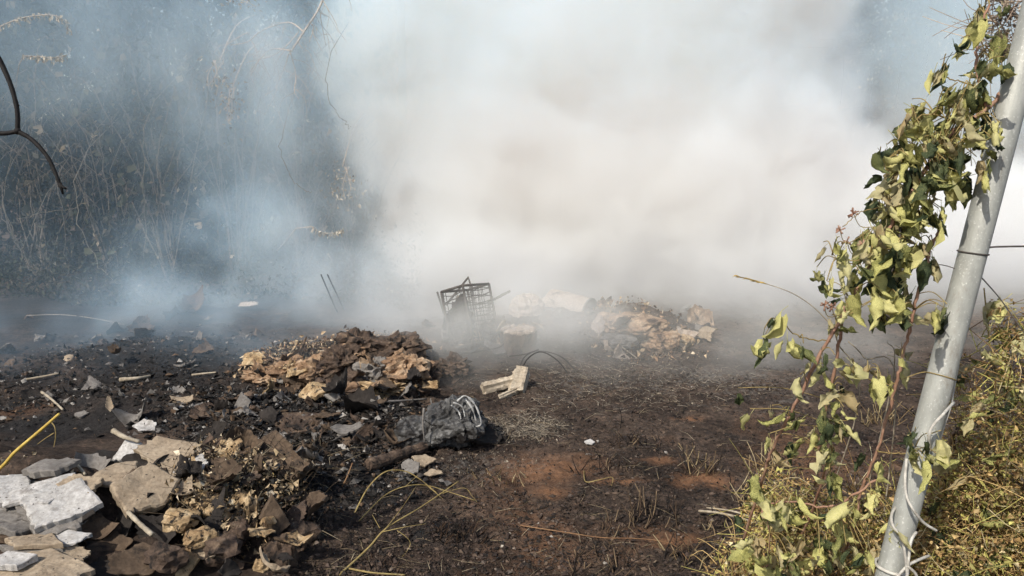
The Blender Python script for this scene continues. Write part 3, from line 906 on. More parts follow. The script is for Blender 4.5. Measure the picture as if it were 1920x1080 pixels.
B(240, 845, .30, 44, 40, 30, -8, 'white', 'pale folded paper stack standing behind the flat tan board', .02, 0, 4, .06, .3, layers=3)
B(200, 860, .28, 70, 60, 30, 40, 'dark', 'black charred sheet behind the pale folded paper stack', .005, 14, 5, .08, .5)
B(270, 870, .27, 80, 55, 12, -20, 'dark', 'black sheet showing between the tan board and tan slab', .006, 0, 5, .08, .4)  # near-black sheet between the two tan pieces
B(345, 905, .24, 70, 60, 50, -30, 'dark', 'black charred sheet to the right of the thick tan slab', .006, 30, 5, .08, .4)
B(30, 988, .25, 110, 34, 4, -4, 'grey', 'grey slab under the pale boards at the left edge', .024, 3, 4, .04, layers=2)
B(66, 1013, .25, 118, 24, 2, 4, 'tan', 'narrow tan board, topmost of the layered boards at lower left', .016, 0, 4, .06)
B(55, 1032, .22, 135, 24, 3, -3, 'grey', 'narrow grey-tan board, second of the layered boards at lower left', .018, 0, 4, .06)
B(132, 1036, .21, 84, 26, 6, -8, 'tan', 'short tan board with chewed right end among the layered boards', .014, 6, 5, .1)
B(78, 1066, .22, 190, 62, 8, -5, 'tan', 'large dusty tan board at the bottom left corner', .022, 3, 5, .05, layers=2)
B(182, 992, .20, 66, 52, 42, 16, 'brown', 'brown bent cardboard below the big white board\'s tip', .008, 24, 5, .05, .7, curl=.4)
B(232, 985, .20, 56, 90, 66, -24, 'dark', 'dark bent sheet standing under the thick tan slab', .006, 10, 4, .05, .8, curl=.3)
B(205, 1025, .16, 80, 60, 50, 30, 'brown', 'dark brown sheet leaning at the foot of the near heap', .006, 0, 5, .06, .7, curl=.3)
B(150, 968, .23, 60, 50, 40, -30, 'dark', 'black sheet in the gap right under the big white board', .008, 10, 5, .08, .5)  # near-black sheet filling the gap under the board
B(352, 1055, .10, 46, 54, 44, 12, 'gold', 'pale yellow scrap at the bottom, right of the near heap', .012, 0, 5, .06, .2)
B(425, 855, .22, 48, 74, 56, -14, 'gold', 'ragged tan sheet full of holes at the heap\'s top right', .010, 6, 5, .12, .4, rough=.012)
B(515, 968, .10, 56, 84, 70, 22, 'brown', 'dark brown box-like block standing in the singed fibre', .05, 4, 4, .02, .0, rough=.002)
B(300, 1000, .16, 90, 60, 50, -20, 'dark', 'charred sheet behind the lower beige stick', .006, 14, 5, .08, .6)
B(270, 1050, .10, 120, 60, 30, 20, 'brown', 'brown scorched sheet at the bottom edge, left of the yellow scrap', .008, 8, 5, .08, .5)
B(195, 1075, .13, 80, 40, 20, 10, 'dark', 'charred sheet at the bottom edge beside the large dusty board', .008, 8, 5, .08, .5)
B(152, 912, .33, 84, 42, 16, -30, 'tan', 'small tan board wedged between the big white board and the flat tan board', .016, 6, 5, .07)
B(40, 962, .27, 120, 40, 10, 14, 'grey', 'grey board under the left half of the big white board', .02, 0, 5, .06, layers=2)
B(335, 885, .28, 74, 52, 30, 10, 'tan', 'tan slab behind the right edge of the thick tan slab', .02, -8, 5, .07)
B(398, 882, .26, 62, 62, 46, -20, 'brown', 'brown bent sheet right of the small white curled flake', .008, 12, 5, .08, .6, curl=.3)
B(432, 912, .22, 60, 60, 50, 18, 'gold', 'golden torn sheet below the ragged tan sheet', .010, 0, 6, .12, .5, rough=.014)
B(122, 1008, .24, 92, 26, 6, 6, 'white', 'pale thin board jutting out of the layered boards at lower left', .012, 0, 5, .06)
B(20, 1052, .25, 90, 30, 5, 3, 'white', 'pale board end at the left edge above the large dusty board', .016, 0, 4, .05)
SB = dict(name='scrap_sheet', cat='scrap', group='scorched sheets lying around the black ash')
B(558, 790, .06, 98, 44, 16, -8, 'ember', 'mauve-brown flattened sheet on the black ash, left of the melted bag', .008, 6, 5, .07, .3, layers=2, **SB)
B(455, 757, .08, 32, 44, 60, 10, 'grey', 'small grey box-like scrap left of the flattened sheet', .03, 0, 4, .04, **SB)
B(345, 752, .05, 50, 14, 20, 4, 'tan', 'small pale bent scrap on the black ash above the near heap', .006, 0, 5, .08, .8, **SB)
B(250, 782, .07, 66, 26, 25, 8, 'grey', 'grey curled scrap with a hollow just above the near heap', .008, 0, 5, .1, 1.2, curl=.4, **SB)
B(270, 800, .08, 50, 22, 20, -14, 'white', 'small whitish scrap touching the back of the near heap', .006, 8, 5, .1, .8, **SB)
B(335, 735, .06, 26, 26, 50, 20, 'grey', 'little upright grey scrap above the pale bent scrap', .006, 0, 5, .1, .5, **SB)
B(128, 668, .03, 26, 12, 20, -20, 'tan', 'lone pale scrap on the dark ground at left', .006, 10, 5, .1, .8, **SB)
B(205, 758, .04, 14, 30, 60, 30, 'tan', 'small tan upright scrap left of the grey curled scrap', .006, 0, 5, .1, .5, **SB)
B(120, 755, .03, 12, 26, 50, -30, 'grey', 'narrow grey scrap under the long pale stick at left', .006, 0, 5, .1, .5, **SB)
B(90, 742, .03, 14, 22, 50, 40, 'grey', 'small grey scrap beside the rusty patch at left', .006, 0, 5, .1, .5, **SB)
B(153, 778, .03, 26, 12, 20, 0, 'grey', 'tiny whitish scrap on the ash left of the curled scrap', .006, 0, 5, .1, .5, **SB)
B(690, 812, .04, 80, 20, 12, -5, 'grey', 'grey flattened scrap between flattened sheet and melted bag', .006, 0, 5, .1, .4, **SB)
B(650, 805, .03, 60, 18, 12, 12, 'grey', 'grey crumpled scrap lying right of the flattened sheet', .006, 0, 5, .1, .4, **SB)
B(485, 825, .07, 60, 14, 16, 24, 'white', 'pale curled strip on the crest of the dark carpet fold', .006, 8, 5, .1, .8, **SB)
B(795, 862, .03, 46, 22, 25, 14, 'tan', 'tan scrap just below the charred log\'s right end', .01, 6, 5, .08, .3, **SB)
B(770, 880, .03, 40, 26, 25, -24, 'grey', 'grey scrap under the charred log', .012, 6, 5, .08, .3, **SB)
B(812, 886, .02, 36, 12, 12, 8, 'tan', 'thin tan scrap on bare soil right of the charred log', .006, 0, 5, .08, .3, **SB)
B(1106, 830, .02, 20, 10, 14, 8, 'white', 'lone pale chip on the bare dark soil at centre', .01, 0, 5, .06, .2, **SB)
B(465, 571, .04, 36, 10, 30, 4, 'white', 'faint pale scrap in the smoke at the foot of the thicket', .01, 0, 5, .08, .3, **SB)
B(500, 780, .06, 40, 40, 60, -20, 'dark', 'charred upright sheet beside the flattened sheet', .006, 0, 5, .1, .4, **SB)
B(660, 765, .05, 50, 30, 40, 20, 'grey', 'torn grey sheet half buried in black ash below the rusty pile', .006, 0, 6, .12, .5, **SB)
# dark carpet-like folds
for px, py, w, h, ti, yw, lab in [(500, 850, 150, 70, 30, -30, 'big dark brown folded sheet arching right of the near heap'), (560, 890, 120, 50, 36, -40, 'lower dark fold sloping down to the bare soil'),
                                  (450, 840, 70, 70, 60, 20, 'dark brown sheet standing behind the ragged tan sheet'), (590, 950, 80, 50, 30, -50, 'dark crumpled sheet at the right foot of the near heap')]:
    B(px, py, .14, w, h, ti, yw, 'brown', lab, .010, 14, 6, .05, 1.0, rough=.012, curl=.5, name='burnt_carpet', cat='carpet', group='dark folds beside the near heap')

# ------------------------------------------------------------------ crumpled lumps
import bmesh
_ico = {}
def ico(sub):
    if sub not in _ico:
        bm = bmesh.new()
        bmesh.ops.create_icosphere(bm, subdivisions=sub, radius=1)
        _ico[sub] = (np.array([tuple(v.co) for v in bm.verts]), [tuple(v.index for v in f.verts) for f in bm.faces])
        bm.free()
    return _ico[sub]
def lump_mesh(name, rx, ry, rz, seed, mat, amp=0.35, freq=1.6, sub=4, smooth=False):
    v, f = ico(sub)
    s = seed * 7.31
    n = fbm(v[:, 0] * freq + s, v[:, 1] * freq, v[:, 2] * freq, 4)
    rdg = 1 - np.abs(fbm(v[:, 0] * freq * 2 + s, v[:, 1] * freq * 2 + 5, v[:, 2] * freq * 2, 3)) * 2.2
    fine = fbm(v[:, 0] * freq * 7 + s, v[:, 1] * freq * 7 + 5, v[:, 2] * freq * 7, 2)
    d = 1 + amp * n + amp * 0.45 * rdg + amp * 0.3 * fine
    p = v * d[:, None] * np.array([rx, ry, rz])
    mb = MB()
    mb.add(p, f)
    return mb.mesh(name, M[mat], smooth)
_LS = [0]
def lump(px, py, z, wpx, hpx, mat, label, name='crumpled_scrap', cat='scrap', group=None, amp=0.4, freq=1.6, sub=4, yaw=0, dep_=0.8, smooth=False):
    _LS[0] += 1
    for _ in range(5):
        p = G(px, py, z)
        z = max(z, H(p.x, p.y) + 0.01)
    t = depth(p) / F
    o = link(name, lump_mesh(name, wpx * t / 2, wpx * t / 2 * dep_, hpx * t / 2, _LS[0], mat, amp, freq, sub, smooth))
    o.location = p
    o.rotation_euler = (0, 0, R(yaw))
    return tag(o, label, cat, group)
FG = dict(name='singed_fibre_lump', cat='fibre lump', group='singed fibre lumps on the near heap', amp=.62, freq=1.5, sub=3)
lump(368, 905, .24, 46, 46, 'gold', 'glowing tan lump under the small white curled flake', **FG)
lump(378, 945, .19, 60, 34, 'gold', 'tan fibre lump right below the lump under the white flake', **FG)
lump(338, 975, .17, 56, 40, 'gold', 'pale golden fibre lump beside the lower beige stick', **FG)
lump(402, 968, .15, 44, 40, 'gold', 'golden fibre lump right of the pale one beside the stick', **FG)
lump(375, 1008, .12, 50, 34, 'gold', 'golden fibre lump above the pale yellow scrap', **FG)
lump(468, 972, .12, 36, 84, 'gold', 'tall tan fibre lump standing left of the dark block', **FG)
lump(455, 945, .14, 40, 40, 'gold', 'tan fibre lump topping the tall one by the dark block', **FG)
lump(528, 1035, .05, 54, 54, 'ember', 'brown fibrous ball below the dark block', **FG)
lump(490, 1062, .05, 26, 26, 'gold', 'small tan lump at the bottom edge left of the fibrous ball', **FG)
lump(415, 1030, .08, 60, 44, 'ember', 'brown crusty lump between golden lumps and fibrous ball', **FG)
lump(445, 1000, .11, 46, 40, 'ember', 'brown crusty lump at the left foot of the tall fibre lump', **FG)
lump(310, 1045, .08, 60, 40, 'ember', 'dark crusty lump at the bottom left of the yellow scrap', **FG)
lump(560, 1000, .05, 60, 40, 'ember', 'dark crusty lump right of the dark block', **FG)
PG = dict(name='burnt_paper_lump', cat='paper lump', group='crumpled lumps on the rusty pile', amp=.85, freq=2.2, sub=4)
for a in [(672, 648, .24, 66, 52, 'ember', 'topmost brown lump of the rusty pile'), (735, 655, .21, 90, 46, 'ember', 'long brown lump right of the rusty pile\'s top'),
          (640, 680, .17, 70, 50, 'ember', 'brown lump at the left shoulder of the rusty pile'), (600, 700, .11, 60, 44, 'orange', 'tan crumpled lump low on the pile\'s left side'),
          (545, 700, .09, 60, 40, 'orange', 'bright tan crumpled lump at the left of the rusty pile'), (497, 704, .06, 60, 28, 'orange', 'low pinkish lump at the far left end of the rusty pile'),
          (755, 690, .15, 70, 46, 'orange', 'reddish crumpled lump right of the pile\'s middle'), (700, 700, .12, 60, 44, 'grey', 'grey folded lump in the middle of the rusty pile'),
          (665, 660, .23, 36, 26, 'orange', 'small orange lump lit just under the pile\'s top'), (790, 700, .09, 50, 36, 'ember', 'dark lump at the right end of the rusty pile'),
          (720, 728, .05, 90, 24, 'gold', 'flat yellowish lump at the foot of the rusty pile'), (640, 728, .05, 80, 26, 'ember', 'low brown lump at the front of the rusty pile'),
          (850, 690, .05, 60, 34, 'ember', 'hazy brown lump right of the pile\'s orange strip')]:
    lump(*a, **PG)
AG = dict(name='ash_lump', cat='ash lump', group='lumps of the far ash heap')
for a in [(1195, 612, .17, 110, 44, 'orange', 'broad top of the hazy ash heap right of the drum'), (1140, 602, .14, 36, 30, 'orange', 'small orange lump touching the drum\'s mouth'),
          (1240, 640, .08, 60, 40, 'orange', 'orange-brown lump at the right foot of the hazy ash heap'), (1275, 640, .04, 50, 22, 'gold', 'low lump at the far right of the hazy ash heap'),
          (1160, 640, .08, 60, 30, 'grey', 'grey lump at the left foot of the hazy ash heap'), (1035, 578, .08, 50, 40, 'drum', 'pale lump just left of the drum'),
          (990, 585, .12, 60, 60, 'drum', 'pale block-like lump between the wire crate and the drum')]:
    lump(*a, **AG)

TONE = {'dark': 'charred black', 'brown': 'dark brown', 'grey': 'ash-grey', 'ember': 'crusty brown', 'orange': 'orange', 'tan': 'tan', 'gold': 'pale golden', 'drum': 'pale'}
def scatter_scraps(n, seed, x0, x1, y0, y1, sizes, mats, what, zone, group, name, lift=.02, rough=.018):
    rng = random.Random(seed)
    used = set()
    tries = 0
    while len(used) < n and tries < 4000:
        tries += 1
        u, v_ = rng.random(), rng.random()
        sz = rng.uniform(*sizes)
        mat = rng.choice(mats)
        side = ('left end', 'left part', 'middle', 'right part', 'right end')[int(u * 5)]
        row = ('back', 'front')[int(v_ * 2)]
        big = ('small', 'larger')[sz > sum(sizes) / 2]
        lab = '%s %s %s at the %s %s of %s' % (big, TONE[mat], what, row, side, zone)
        if lab in used:
            continue
        used.add(lab)
        p = onground(x0 + (x1 - x0) * u, y0 + (y1 - y0) * v_, lift * rng.random())
        w = sz * depth(p) / F
        mb = MB()
        slab(mb, w, w * rng.uniform(.5, 1.1), rng.uniform(.003, .008), rng, rng.choice((4, 5, 6)), .10, rng.uniform(.2, 1.2), rng.uniform(.4, 1) * rough, 0, rng.choice((0, 0, .3, .6)))
        o = mb.build(name, M[mat], smooth=False)
        o.location = p
        o.rotation_euler = Euler((rng.gauss(.25, .4), rng.gauss(0, .4), rng.uniform(0, 6.28)))
        tag(o, lab, 'scrap', group)
scatter_scraps(62, 501, 290, 830, 750, 865, (22, 62), ['dark', 'brown', 'grey', 'ember'], 'crumpled scrap', 'the black hollow', 'charred scraps in the black hollow', 'charred_scrap')
scatter_scraps(20, 502, 10, 420, 640, 750, (16, 46), ['dark', 'brown', 'grey', 'ember'], 'scrap', 'the smoky left ground', 'charred scraps at left', 'charred_scrap')
scatter_scraps(30, 508, 850, 1320, 575, 635, (22, 62), ['grey', 'ember', 'dark', 'tan', 'orange', 'drum'], 'scrap', 'the far hazy ridge', 'scraps on the far hazy ridge', 'scorched_sheet', .10, .03)
scatter_scraps(22, 509, 380, 610, 825, 900, (26, 70), ['dark', 'brown', 'grey', 'ember'], 'crumpled sheet', 'the heap\'s dark shoulder', 'crumpled sheets on the dark shoulder', 'charred_scrap', .10, .025)
scatter_scraps(18, 507, 20, 520, 575, 640, (16, 50), ['dark', 'brown', 'grey', 'ember'], 'scrap', 'the ground below the thicket', 'charred scraps below the thicket', 'charred_scrap', .05)
scatter_scraps(56, 503, 470, 810, 665, 740, (26, 66), ['orange', 'ember', 'tan', 'gold', 'brown', 'grey', 'dark'], 'crumpled sheet', 'the rusty pile', 'crumpled sheets in the rusty pile', 'scorched_sheet', .14, .028)
scatter_scraps(34, 504, 320, 580, 870, 1075, (22, 70), ['gold', 'tan', 'brown', 'dark', 'ember'], 'crumpled sheet', 'the fibre flank', 'crumpled sheets in the near heap', 'scorched_sheet', .12, .02)
scatter_scraps(14, 505, 1110, 1290, 605, 660, (26, 56), ['orange', 'tan', 'ember', 'drum'], 'scrap', 'the hazy ash heap', 'scraps in the hazy ash heap', 'scorched_sheet', .08, .02)
scatter_scraps(16, 506, 800, 1030, 600, 660, (24, 60), ['grey', 'ember', 'dark', 'tan'], 'scrap', 'the hazy rubbish by the crate', 'hazy scraps by the wire crate', 'scorched_sheet', .08, .02)
# orange curled strip at the pile's right end
def strip(label, pp, y, w, mat, name='curled_strip'):
    pts = spline([Y(a, b, y) for a, b in pp], 6)
    k = y / F
    mb = MB()
    v = []
    for i, p in enumerate(pts):
        ww = w * k * (0.6 + 0.4 * math.sin(3.14 * i / (len(pts) - 1))) * (0.85 + 0.3 * vn(i * .7, 3.1).item())
        for s, dy in ((-.5, -0.004), (.5, 0.03)):
            v += [p + Vector((s * ww, dy - .004, 0)), p + Vector((s * ww, dy + .004, 0))]
    f = []
    for i in range(len(pts) - 1):
        a, b = i * 4, i * 4 + 4
        f += [(a, a + 2, b + 2, b), (a + 1, b + 1, b + 3, a + 3), (a, b, b + 1, a + 1), (a + 2, a + 3, b + 3, b + 2)]
    mb.add(v, f)
    return tag(mb.build(name, M[mat]), label, 'strip')
strip('bright orange curled strip standing at the right end of the rusty pile', [(805, 678), (818, 690), (818, 710), (808, 740), (803, 752)], 4.75, 16, 'orange')
strip('orange sliver sticking out near the rusty pile\'s top right', [(745, 650), (760, 658), (775, 662)], 5.1, 10, 'orange')

# fill of torn flakes over the piles: nobody could count them
def flakes(name, label, n, where, size, pal, seed, mat='litter', curlz=0.5, parent=None):
    rs = np.random.RandomState(seed)
    c = where(rs, n)
    o = leafcloud(name, M[mat], c, size[0] + (size[1] - size[0]) * rs.random(len(c)) ** 2.5, pick(rs, len(c), pal), rs, curlz, 0.5, 0.5, parent)
    return tag(o, label, 'litter', kind='stuff')
def disc(px, py, rx, ry, up):
    c = G(px, py)
    k = depth(c) / F
    rym = abs(G(px, py - ry).y - G(px, py + ry).y) / 2
    def w(rs, n):
        a, r = rs.random(n) * 6.283, np.sqrt(rs.random(n)) * (0.7 + 0.5 * rs.random(n))
        x, y = c.x + np.cos(a) * r * rx * k, c.y + np.sin(a) * r * rym
        return np.stack([x, y, hgt(x, y) + np.abs(rs.normal(size=n)) * up], 1)
    return w
def several(*ds):
    def w(rs, n):
        return np.concatenate([d(rs, int(n * f)) for d, f in ds])
    return w
ORP = [(3, (0.38, 0.24, 0.14)), (3, (0.56, 0.42, 0.26)), (3, (0.12, 0.075, 0.05)), (2, (0.04, 0.03, 0.025)), (1, (0.6, 0.5, 0.35))]
DKP = [(5, (0.014, 0.013, 0.012)), (3, (0.045, 0.04, 0.036)), (1.5, (0.14, 0.13, 0.12)), (0.5, (0.36, 0.34, 0.31)), (.8, (0.12, 0.08, 0.05))]
GDP = [(3, (0.38, 0.27, 0.15)), (3, (0.58, 0.45, 0.28)), (3, (0.09, 0.062, 0.042)), (4, (0.02, 0.017, 0.015)), (1.5, (0.66, 0.57, 0.42))]
BRP = [(4, (0.06, 0.043, 0.034)), (4, (0.022, 0.018, 0.016)), (2, (0.12, 0.085, 0.06)), (0.6, (0.22, 0.17, 0.12)), (0.07, (0.42, 0.38, 0.32))]
flakes('paper_flakes', 'torn orange-brown paper flakes covering the rusty pile', 9000, several((disc(650, 690, 170, 50, .025), .4), (disc(680, 690, 90, 30, .03), .2), (disc(530, 705, 80, 20, .02), .25), (disc(1200, 640, 110, 40, .03), .15)), (.010, .060), ORP, 21)
flakes('charred_flakes', 'black charred flakes and ash bits over the burnt hollow', 9000, several((disc(560, 790, 260, 55, .014), .45), (disc(250, 700, 330, 90, .012), .3), (disc(600, 860, 140, 40, .012), .25)), (.008, .055), DKP, 22)
flakes('fibre_flakes', 'singed fibre scraps covering the right flank of the near heap', 9000, several((disc(450, 1000, 120, 75, .05), .7), (disc(400, 900, 90, 50, .03), .2), (disc(200, 1000, 220, 90, .0), .1)), (.007, .040), GDP, 23)
def field(rs, n):
    px_, py_ = rs.uniform(500, 2000, n), 560 + 560 * rs.random(n) ** 0.75
    inred = np.zeros(n, bool)
    for cx_, cy_, rx_, ry_ in ((1010, 880, 110, 38), (1030, 925, 45, 14), (1320, 905, 60, 14), (1225, 870, 40, 8), (1260, 1015, 60, 14)):
        inred |= ((px_ - cx_) / rx_) ** 2 + ((py_ - cy_) / ry_) ** 2 < 1
    ok = ~inred | (rs.random(n) < .2)
    px_, py_ = px_[ok], py_[ok]
    P_ = [G(a, b) for a, b in zip(px_, py_)]
    x, y = np.array([p.x for p in P_]), np.array([p.y for p in P_])
    return np.stack([x, y, hgt(x, y) + 0.004], 1)
flakes('char_litter', 'fine charred litter strewn over the bare soil', 15000, field, (.005, .024), BRP, 24, curlz=-0.1)
flakes('ash_straw', 'pale ashy straw scraps strewn over the burnt soil at centre', 7000, several((disc(985, 800, 85, 30, .008), .3), (disc(1150, 720, 260, 45, .006), .4), (disc(1050, 660, 300, 30, .006), .2), (disc(900, 870, 120, 30, .005), .1)), (.004, .018), [(1.5, (0.40, 0.35, 0.27)), (3, (0.23, 0.19, 0.145)), (3, (0.10, 0.085, 0.07))], 25, curlz=0)
def straws(name, label, n, where, ln, r, pal, seed, lift=0.3, parent=None, kind='stuff'):
    rs = np.random.RandomState(seed)
    rng = random.Random(seed)
    c = where(rs, n)
    cols = pick(rs, len(c), pal)
    mb = MB()
    for p, q in zip(c, cols):
        L = rng.uniform(*ln)
        a = rng.uniform(0, 6.28)
        d = Vector((math.cos(a), math.sin(a), rng.uniform(0, lift)))
        p = Vector(p)
        b = p + d * L
        tube(mb, [p, (p + b) / 2 + Vector((rng.uniform(-.1, .1), rng.uniform(-.1, .1), rng.uniform(0, .12))) * L, b], r, r * .6, 3, tuple(q))
    o = mb.build(name, M['straw'], parent)
    return tag(o, label, 'straw', kind=kind)
STP = [(3, (0.10, 0.075, 0.05)), (3, (0.03, 0.025, 0.02)), (1.5, (0.30, 0.24, 0.15)), (.6, (0.45, 0.38, 0.26))]
def crumbs(name, label, n, where, size, pal, seed):
    """little angular clods lying on the soil"""
    rs = np.random.RandomState(seed)
    c = where(rs, n)
    n = len(c)
    o6 = np.array([(1, 0, 0), (-1, 0, 0), (0, 1, 0), (0, -1, 0), (0, 0, 1), (0, 0, -1)], float)
    r = (size[0] + (size[1] - size[0]) * rs.random(n) ** 3)[:, None, None]
    a = rs.random(n) * 6.283
    ca, sa = np.cos(a), np.sin(a)
    v = o6[None] * (0.5 + rs.random((n, 6, 1))) * np.array([1, .8, .55]) + rs.normal(size=(n, 6, 3)) * .18
    v = np.stack([v[..., 0] * ca[:, None] - v[..., 1] * sa[:, None], v[..., 0] * sa[:, None] + v[..., 1] * ca[:, None], v[..., 2]], -1) * r + c[:, None]
    fc = np.array([(0, 2, 4), (2, 1, 4), (1, 3, 4), (3, 0, 4), (2, 0, 5), (1, 2, 5), (3, 1, 5), (0, 3, 5)])
    f = (fc[None] + (np.arange(n) * 6)[:, None, None]).reshape(-1, 3)
    me = bpy.data.meshes.new(name)
    me.from_pydata(v.reshape(-1, 3).tolist(), [], f.tolist())
    me.materials.append(M['litter'])
    at = me.attributes.new('Col', 'FLOAT_COLOR', 'FACE')
    at.data.foreach_set('color', np.repeat(np.concatenate([pick(rs, n, pal), np.ones((n, 1))], 1), 8, axis=0).astype('f').ravel())
    return tag(link(name, me), label, 'soil crumbs', kind='stuff')
CRP = [(5, (0.07, 0.05, 0.04)), (3, (0.03, 0.024, 0.02)), (2.5, (0.12, 0.085, 0.062)), (.4, (0.19, 0.15, 0.12)), (.04, (0.36, 0.33, 0.29))]
crumbs('soil_crumbs', 'dark crumbly clods over the bare burnt soil', 24000, field, (.003, .015), CRP, 77)
crumbs('ash_clods', 'black cinders and grey clods over the burnt hollow', 9000, several((disc(560, 800, 280, 60, .01), .5), (disc(250, 700, 350, 90, .01), .3), (disc(640, 900, 180, 60, .01), .2)), (.004, .026), DKP, 78)
straws('burnt_straw', 'thin burnt straw and root threads lying on the dark soil', 2600, field, (.03, .14), .0011, STP, 31, 0.2)
straws('ashy_straw', 'pale ashy straw threads matted on the soil at centre', 1400, several((disc(985, 800, 80, 28, .006), .45), (disc(1150, 720, 280, 50, .004), .55)), (.02, .09), .0012, [(3, (0.46, 0.40, 0.31)), (2, (0.30, 0.25, 0.19)), (1, (0.12, 0.1, 0.08))], 33, 0.25)
straws('tangled_threads', 'thin dark threads tangled over the near heap\'s right flank', 260, disc(480, 960, 160, 110, .03), (.06, .22), .0013, STP, 32, 0.9)
# ------------------------------------------------------------------ melted bag, log, wood, wires
def melted_bag():
    p = onground(835, 832)
    e = empty('melted_bag', p, 'grey half-melted plastic bag with white melted strands on the burnt hollow\'s edge', 'bag')
    k = depth(p) / F
    v, f = ico(5)
    s = 3.3
    w = np.stack([v[:, 0], v[:, 1], v[:, 2]], 1).copy()
    q = np.sign(w) * np.abs(w) ** 0.9
    top = np.clip(w[:, 2], 0, 1)
    q[:, 0] = q[:, 0] * (1 - 0.35 * top) + 0.18 * top
    n = fbm(v[:, 0] * 1.5 + s, v[:, 1] * 1.5, v[:, 2] * 1.5, 3)
    fold = np.abs(fbm(v[:, 0] * 4 + s, v[:, 1] * 4, v[:, 2] * 1.2, 3))
    d = 1 + 0.45 * n - 0.42 * fold - 0.16 * np.abs(fbm(v[:, 0] * 9 + s, v[:, 1] * 9, v[:, 2] * 5, 2))
    P_ = q * d[:, None] * np.array([64 * k, 54 * k, 50 * k])
    P_[:, 2] += 40 * k
    P_[:, 0] += 12 * k
    mb = MB()
    mb.add(P_, f)
    mb.build('bag_body', M['bag'], e, smooth=False)
    mb = MB()
    v2, f2 = ico(4)
    n = fbm(v2[:, 0] * 2 + 9, v2[:, 1] * 2, v2[:, 2] * 2, 3)
    fo = np.abs(fbm(v2[:, 0] * 5 + 2, v2[:, 1] * 5, v2[:, 2] * 1.5, 3))
    P2 = v2 * (1 + .25 * n - .3 * fo)[:, None] * np.array([46 * k, 36 * k, 36 * k]) + np.array([-52 * k, -.02, 22 * k])
    mb.add(P2, f2)
    mb.build('side_fold', M['bag'], e, smooth=False)
    rng = random.Random(4)
    for pp in [[(858, 752), (872, 742), (888, 755), (898, 775), (902, 795), (893, 800)], [(850, 755), (866, 762), (872, 782)], [(846, 760), (860, 772), (864, 786)], [(872, 748), (885, 765), (893, 790)]]:
        mb = MB()
        pts = [q_ - p for q_ in spline([Y(a, b, p.y - 0.13 + rng.uniform(-.02, .02)) for a, b in pp], 6)]
        tube(mb, pts, 0.0055, 0.003, 6, wob=.6, rng=rng)
        mb.build('melted_strand', M['melt'], e)
    mb = MB()
    tube(mb, [q_ - p for q_ in spline([Y(795, 765, p.y - .14), Y(793, 790, p.y - .16), Y(796, 830, p.y - .16)], 6)], .007, .005, 5, wob=.3, rng=rng)
    mb.build('seam', M['grey'], e)
melted_bag()
B(905, 818, .03, 70, 36, 26, 14, 'dark', 'black sheet standing in for the shadow right of the melted bag', .02, 16, 5, .06, .4, **SB)  # added sheet, black for the shadow the bag casts
def log(label, a, b, r, mat, name='log', cat='log', knobs=0.12, sides=12):
    mb = MB()
    rng = random.Random(int(r * 1e5))
    pts = [a.lerp(b, i / 14) + Vector((0, 0, rng.uniform(-.12, .12) * r)) for i in range(15)]
    tube(mb, pts, r, r * .85, sides, wob=knobs, rng=rng)
    return tag(mb.build(name, M[mat], smooth=False), label, cat)
log('charred log pointing at the melted bag', onground(690, 872, .03), onground(796, 838, .05), .032, 'ember')
def split_wood(label, px, py, wpx, hpx, yaw, tilt, z, seed):
    """a split billet: long wedge with fibrous faces"""
    rng = random.Random(seed)
    p = onground(px, py, z)
    k = depth(p) / F
    L, Rr = wpx * k, hpx * k / 2
    sec = [(math.cos(a) * (1 if math.cos(a) > -.3 else .6), math.sin(a) * .75) for a in [2 * math.pi * i / 14 for i in range(14)]]
    v, f = [], []
    ns_ = 14
    for i in range(ns_ + 1):
        t = i / ns_ - .5
        for j, (a, b) in enumerate(sec):
            g = 1 + .22 * math.sin(j * 2.4 + seed) + rng.uniform(-.10, .10)
            en = rng.uniform(-.06, .06) * L if i in (0, ns_) else 0
            v.append((t * L + en, a * Rr * g, b * Rr * g))
    for i in range(ns_):
        for j in range(14):
            f.append((i * 14 + j, i * 14 + (j + 1) % 14, (i + 1) * 14 + (j + 1) % 14, (i + 1) * 14 + j))
    f += [tuple(range(14))[::-1], tuple(ns_ * 14 + j for j in range(14))]
    mb = MB()
    mb.add(v, f)
    o = mb.build('split_billet', M['wood'], smooth=False)
    o.location = p
    o.rotation_euler = (R(10), R(-tilt), R(yaw))
    return tag(o, label, 'wood', 'pale split billets right of the rusty pile')
split_wood('long pale split billet pointing left beside the black wire loops', 938, 722, 68, 28, 20, 8, .045, 2)
split_wood('short pale split billet standing at the right of the billet pair', 977, 716, 50, 38, 74, 38, .06, 3)
split_wood('small pale splinter lying below the split billets', 955, 738, 46, 14, 36, 10, .02, 5)

def wirething(label, runs, r, name='wire_loop'):
    mb = MB()
    for pts in runs:
        tube(mb, spline(pts, 8), r, r, 5)
    return tag(mb.build(name, M['wire']), label, 'wire', 'burnt wires')
wirething('larger black wire arch standing right of the split billets', [[onground(972, 692), Y(985, 668, 5.15), Y(1010, 658, 5.2), Y(1050, 668, 5.2), Y(1078, 695, 5.15), Y(1087, 725, 5.05), onground(1084, 738)]], .005)
wirething('smaller black wire arch inside the larger arch', [[onground(975, 700), Y(990, 672, 5.0), Y(1015, 660, 5.05), Y(1045, 676, 5.05), Y(1066, 705, 5.0), Y(1072, 735, 4.9), onground(1068, 748)]], .005)
wirething('low black wire running from the rusty pile to the wire crate', [[onground(845, 712), Y(860, 668, 5.2), Y(890, 660, 5.3), Y(930, 653, 5.4), Y(945, 645, 5.5)], [Y(955, 668, 5.2), Y(985, 664, 5.2), Y(1010, 655, 5.2)]], .0045)
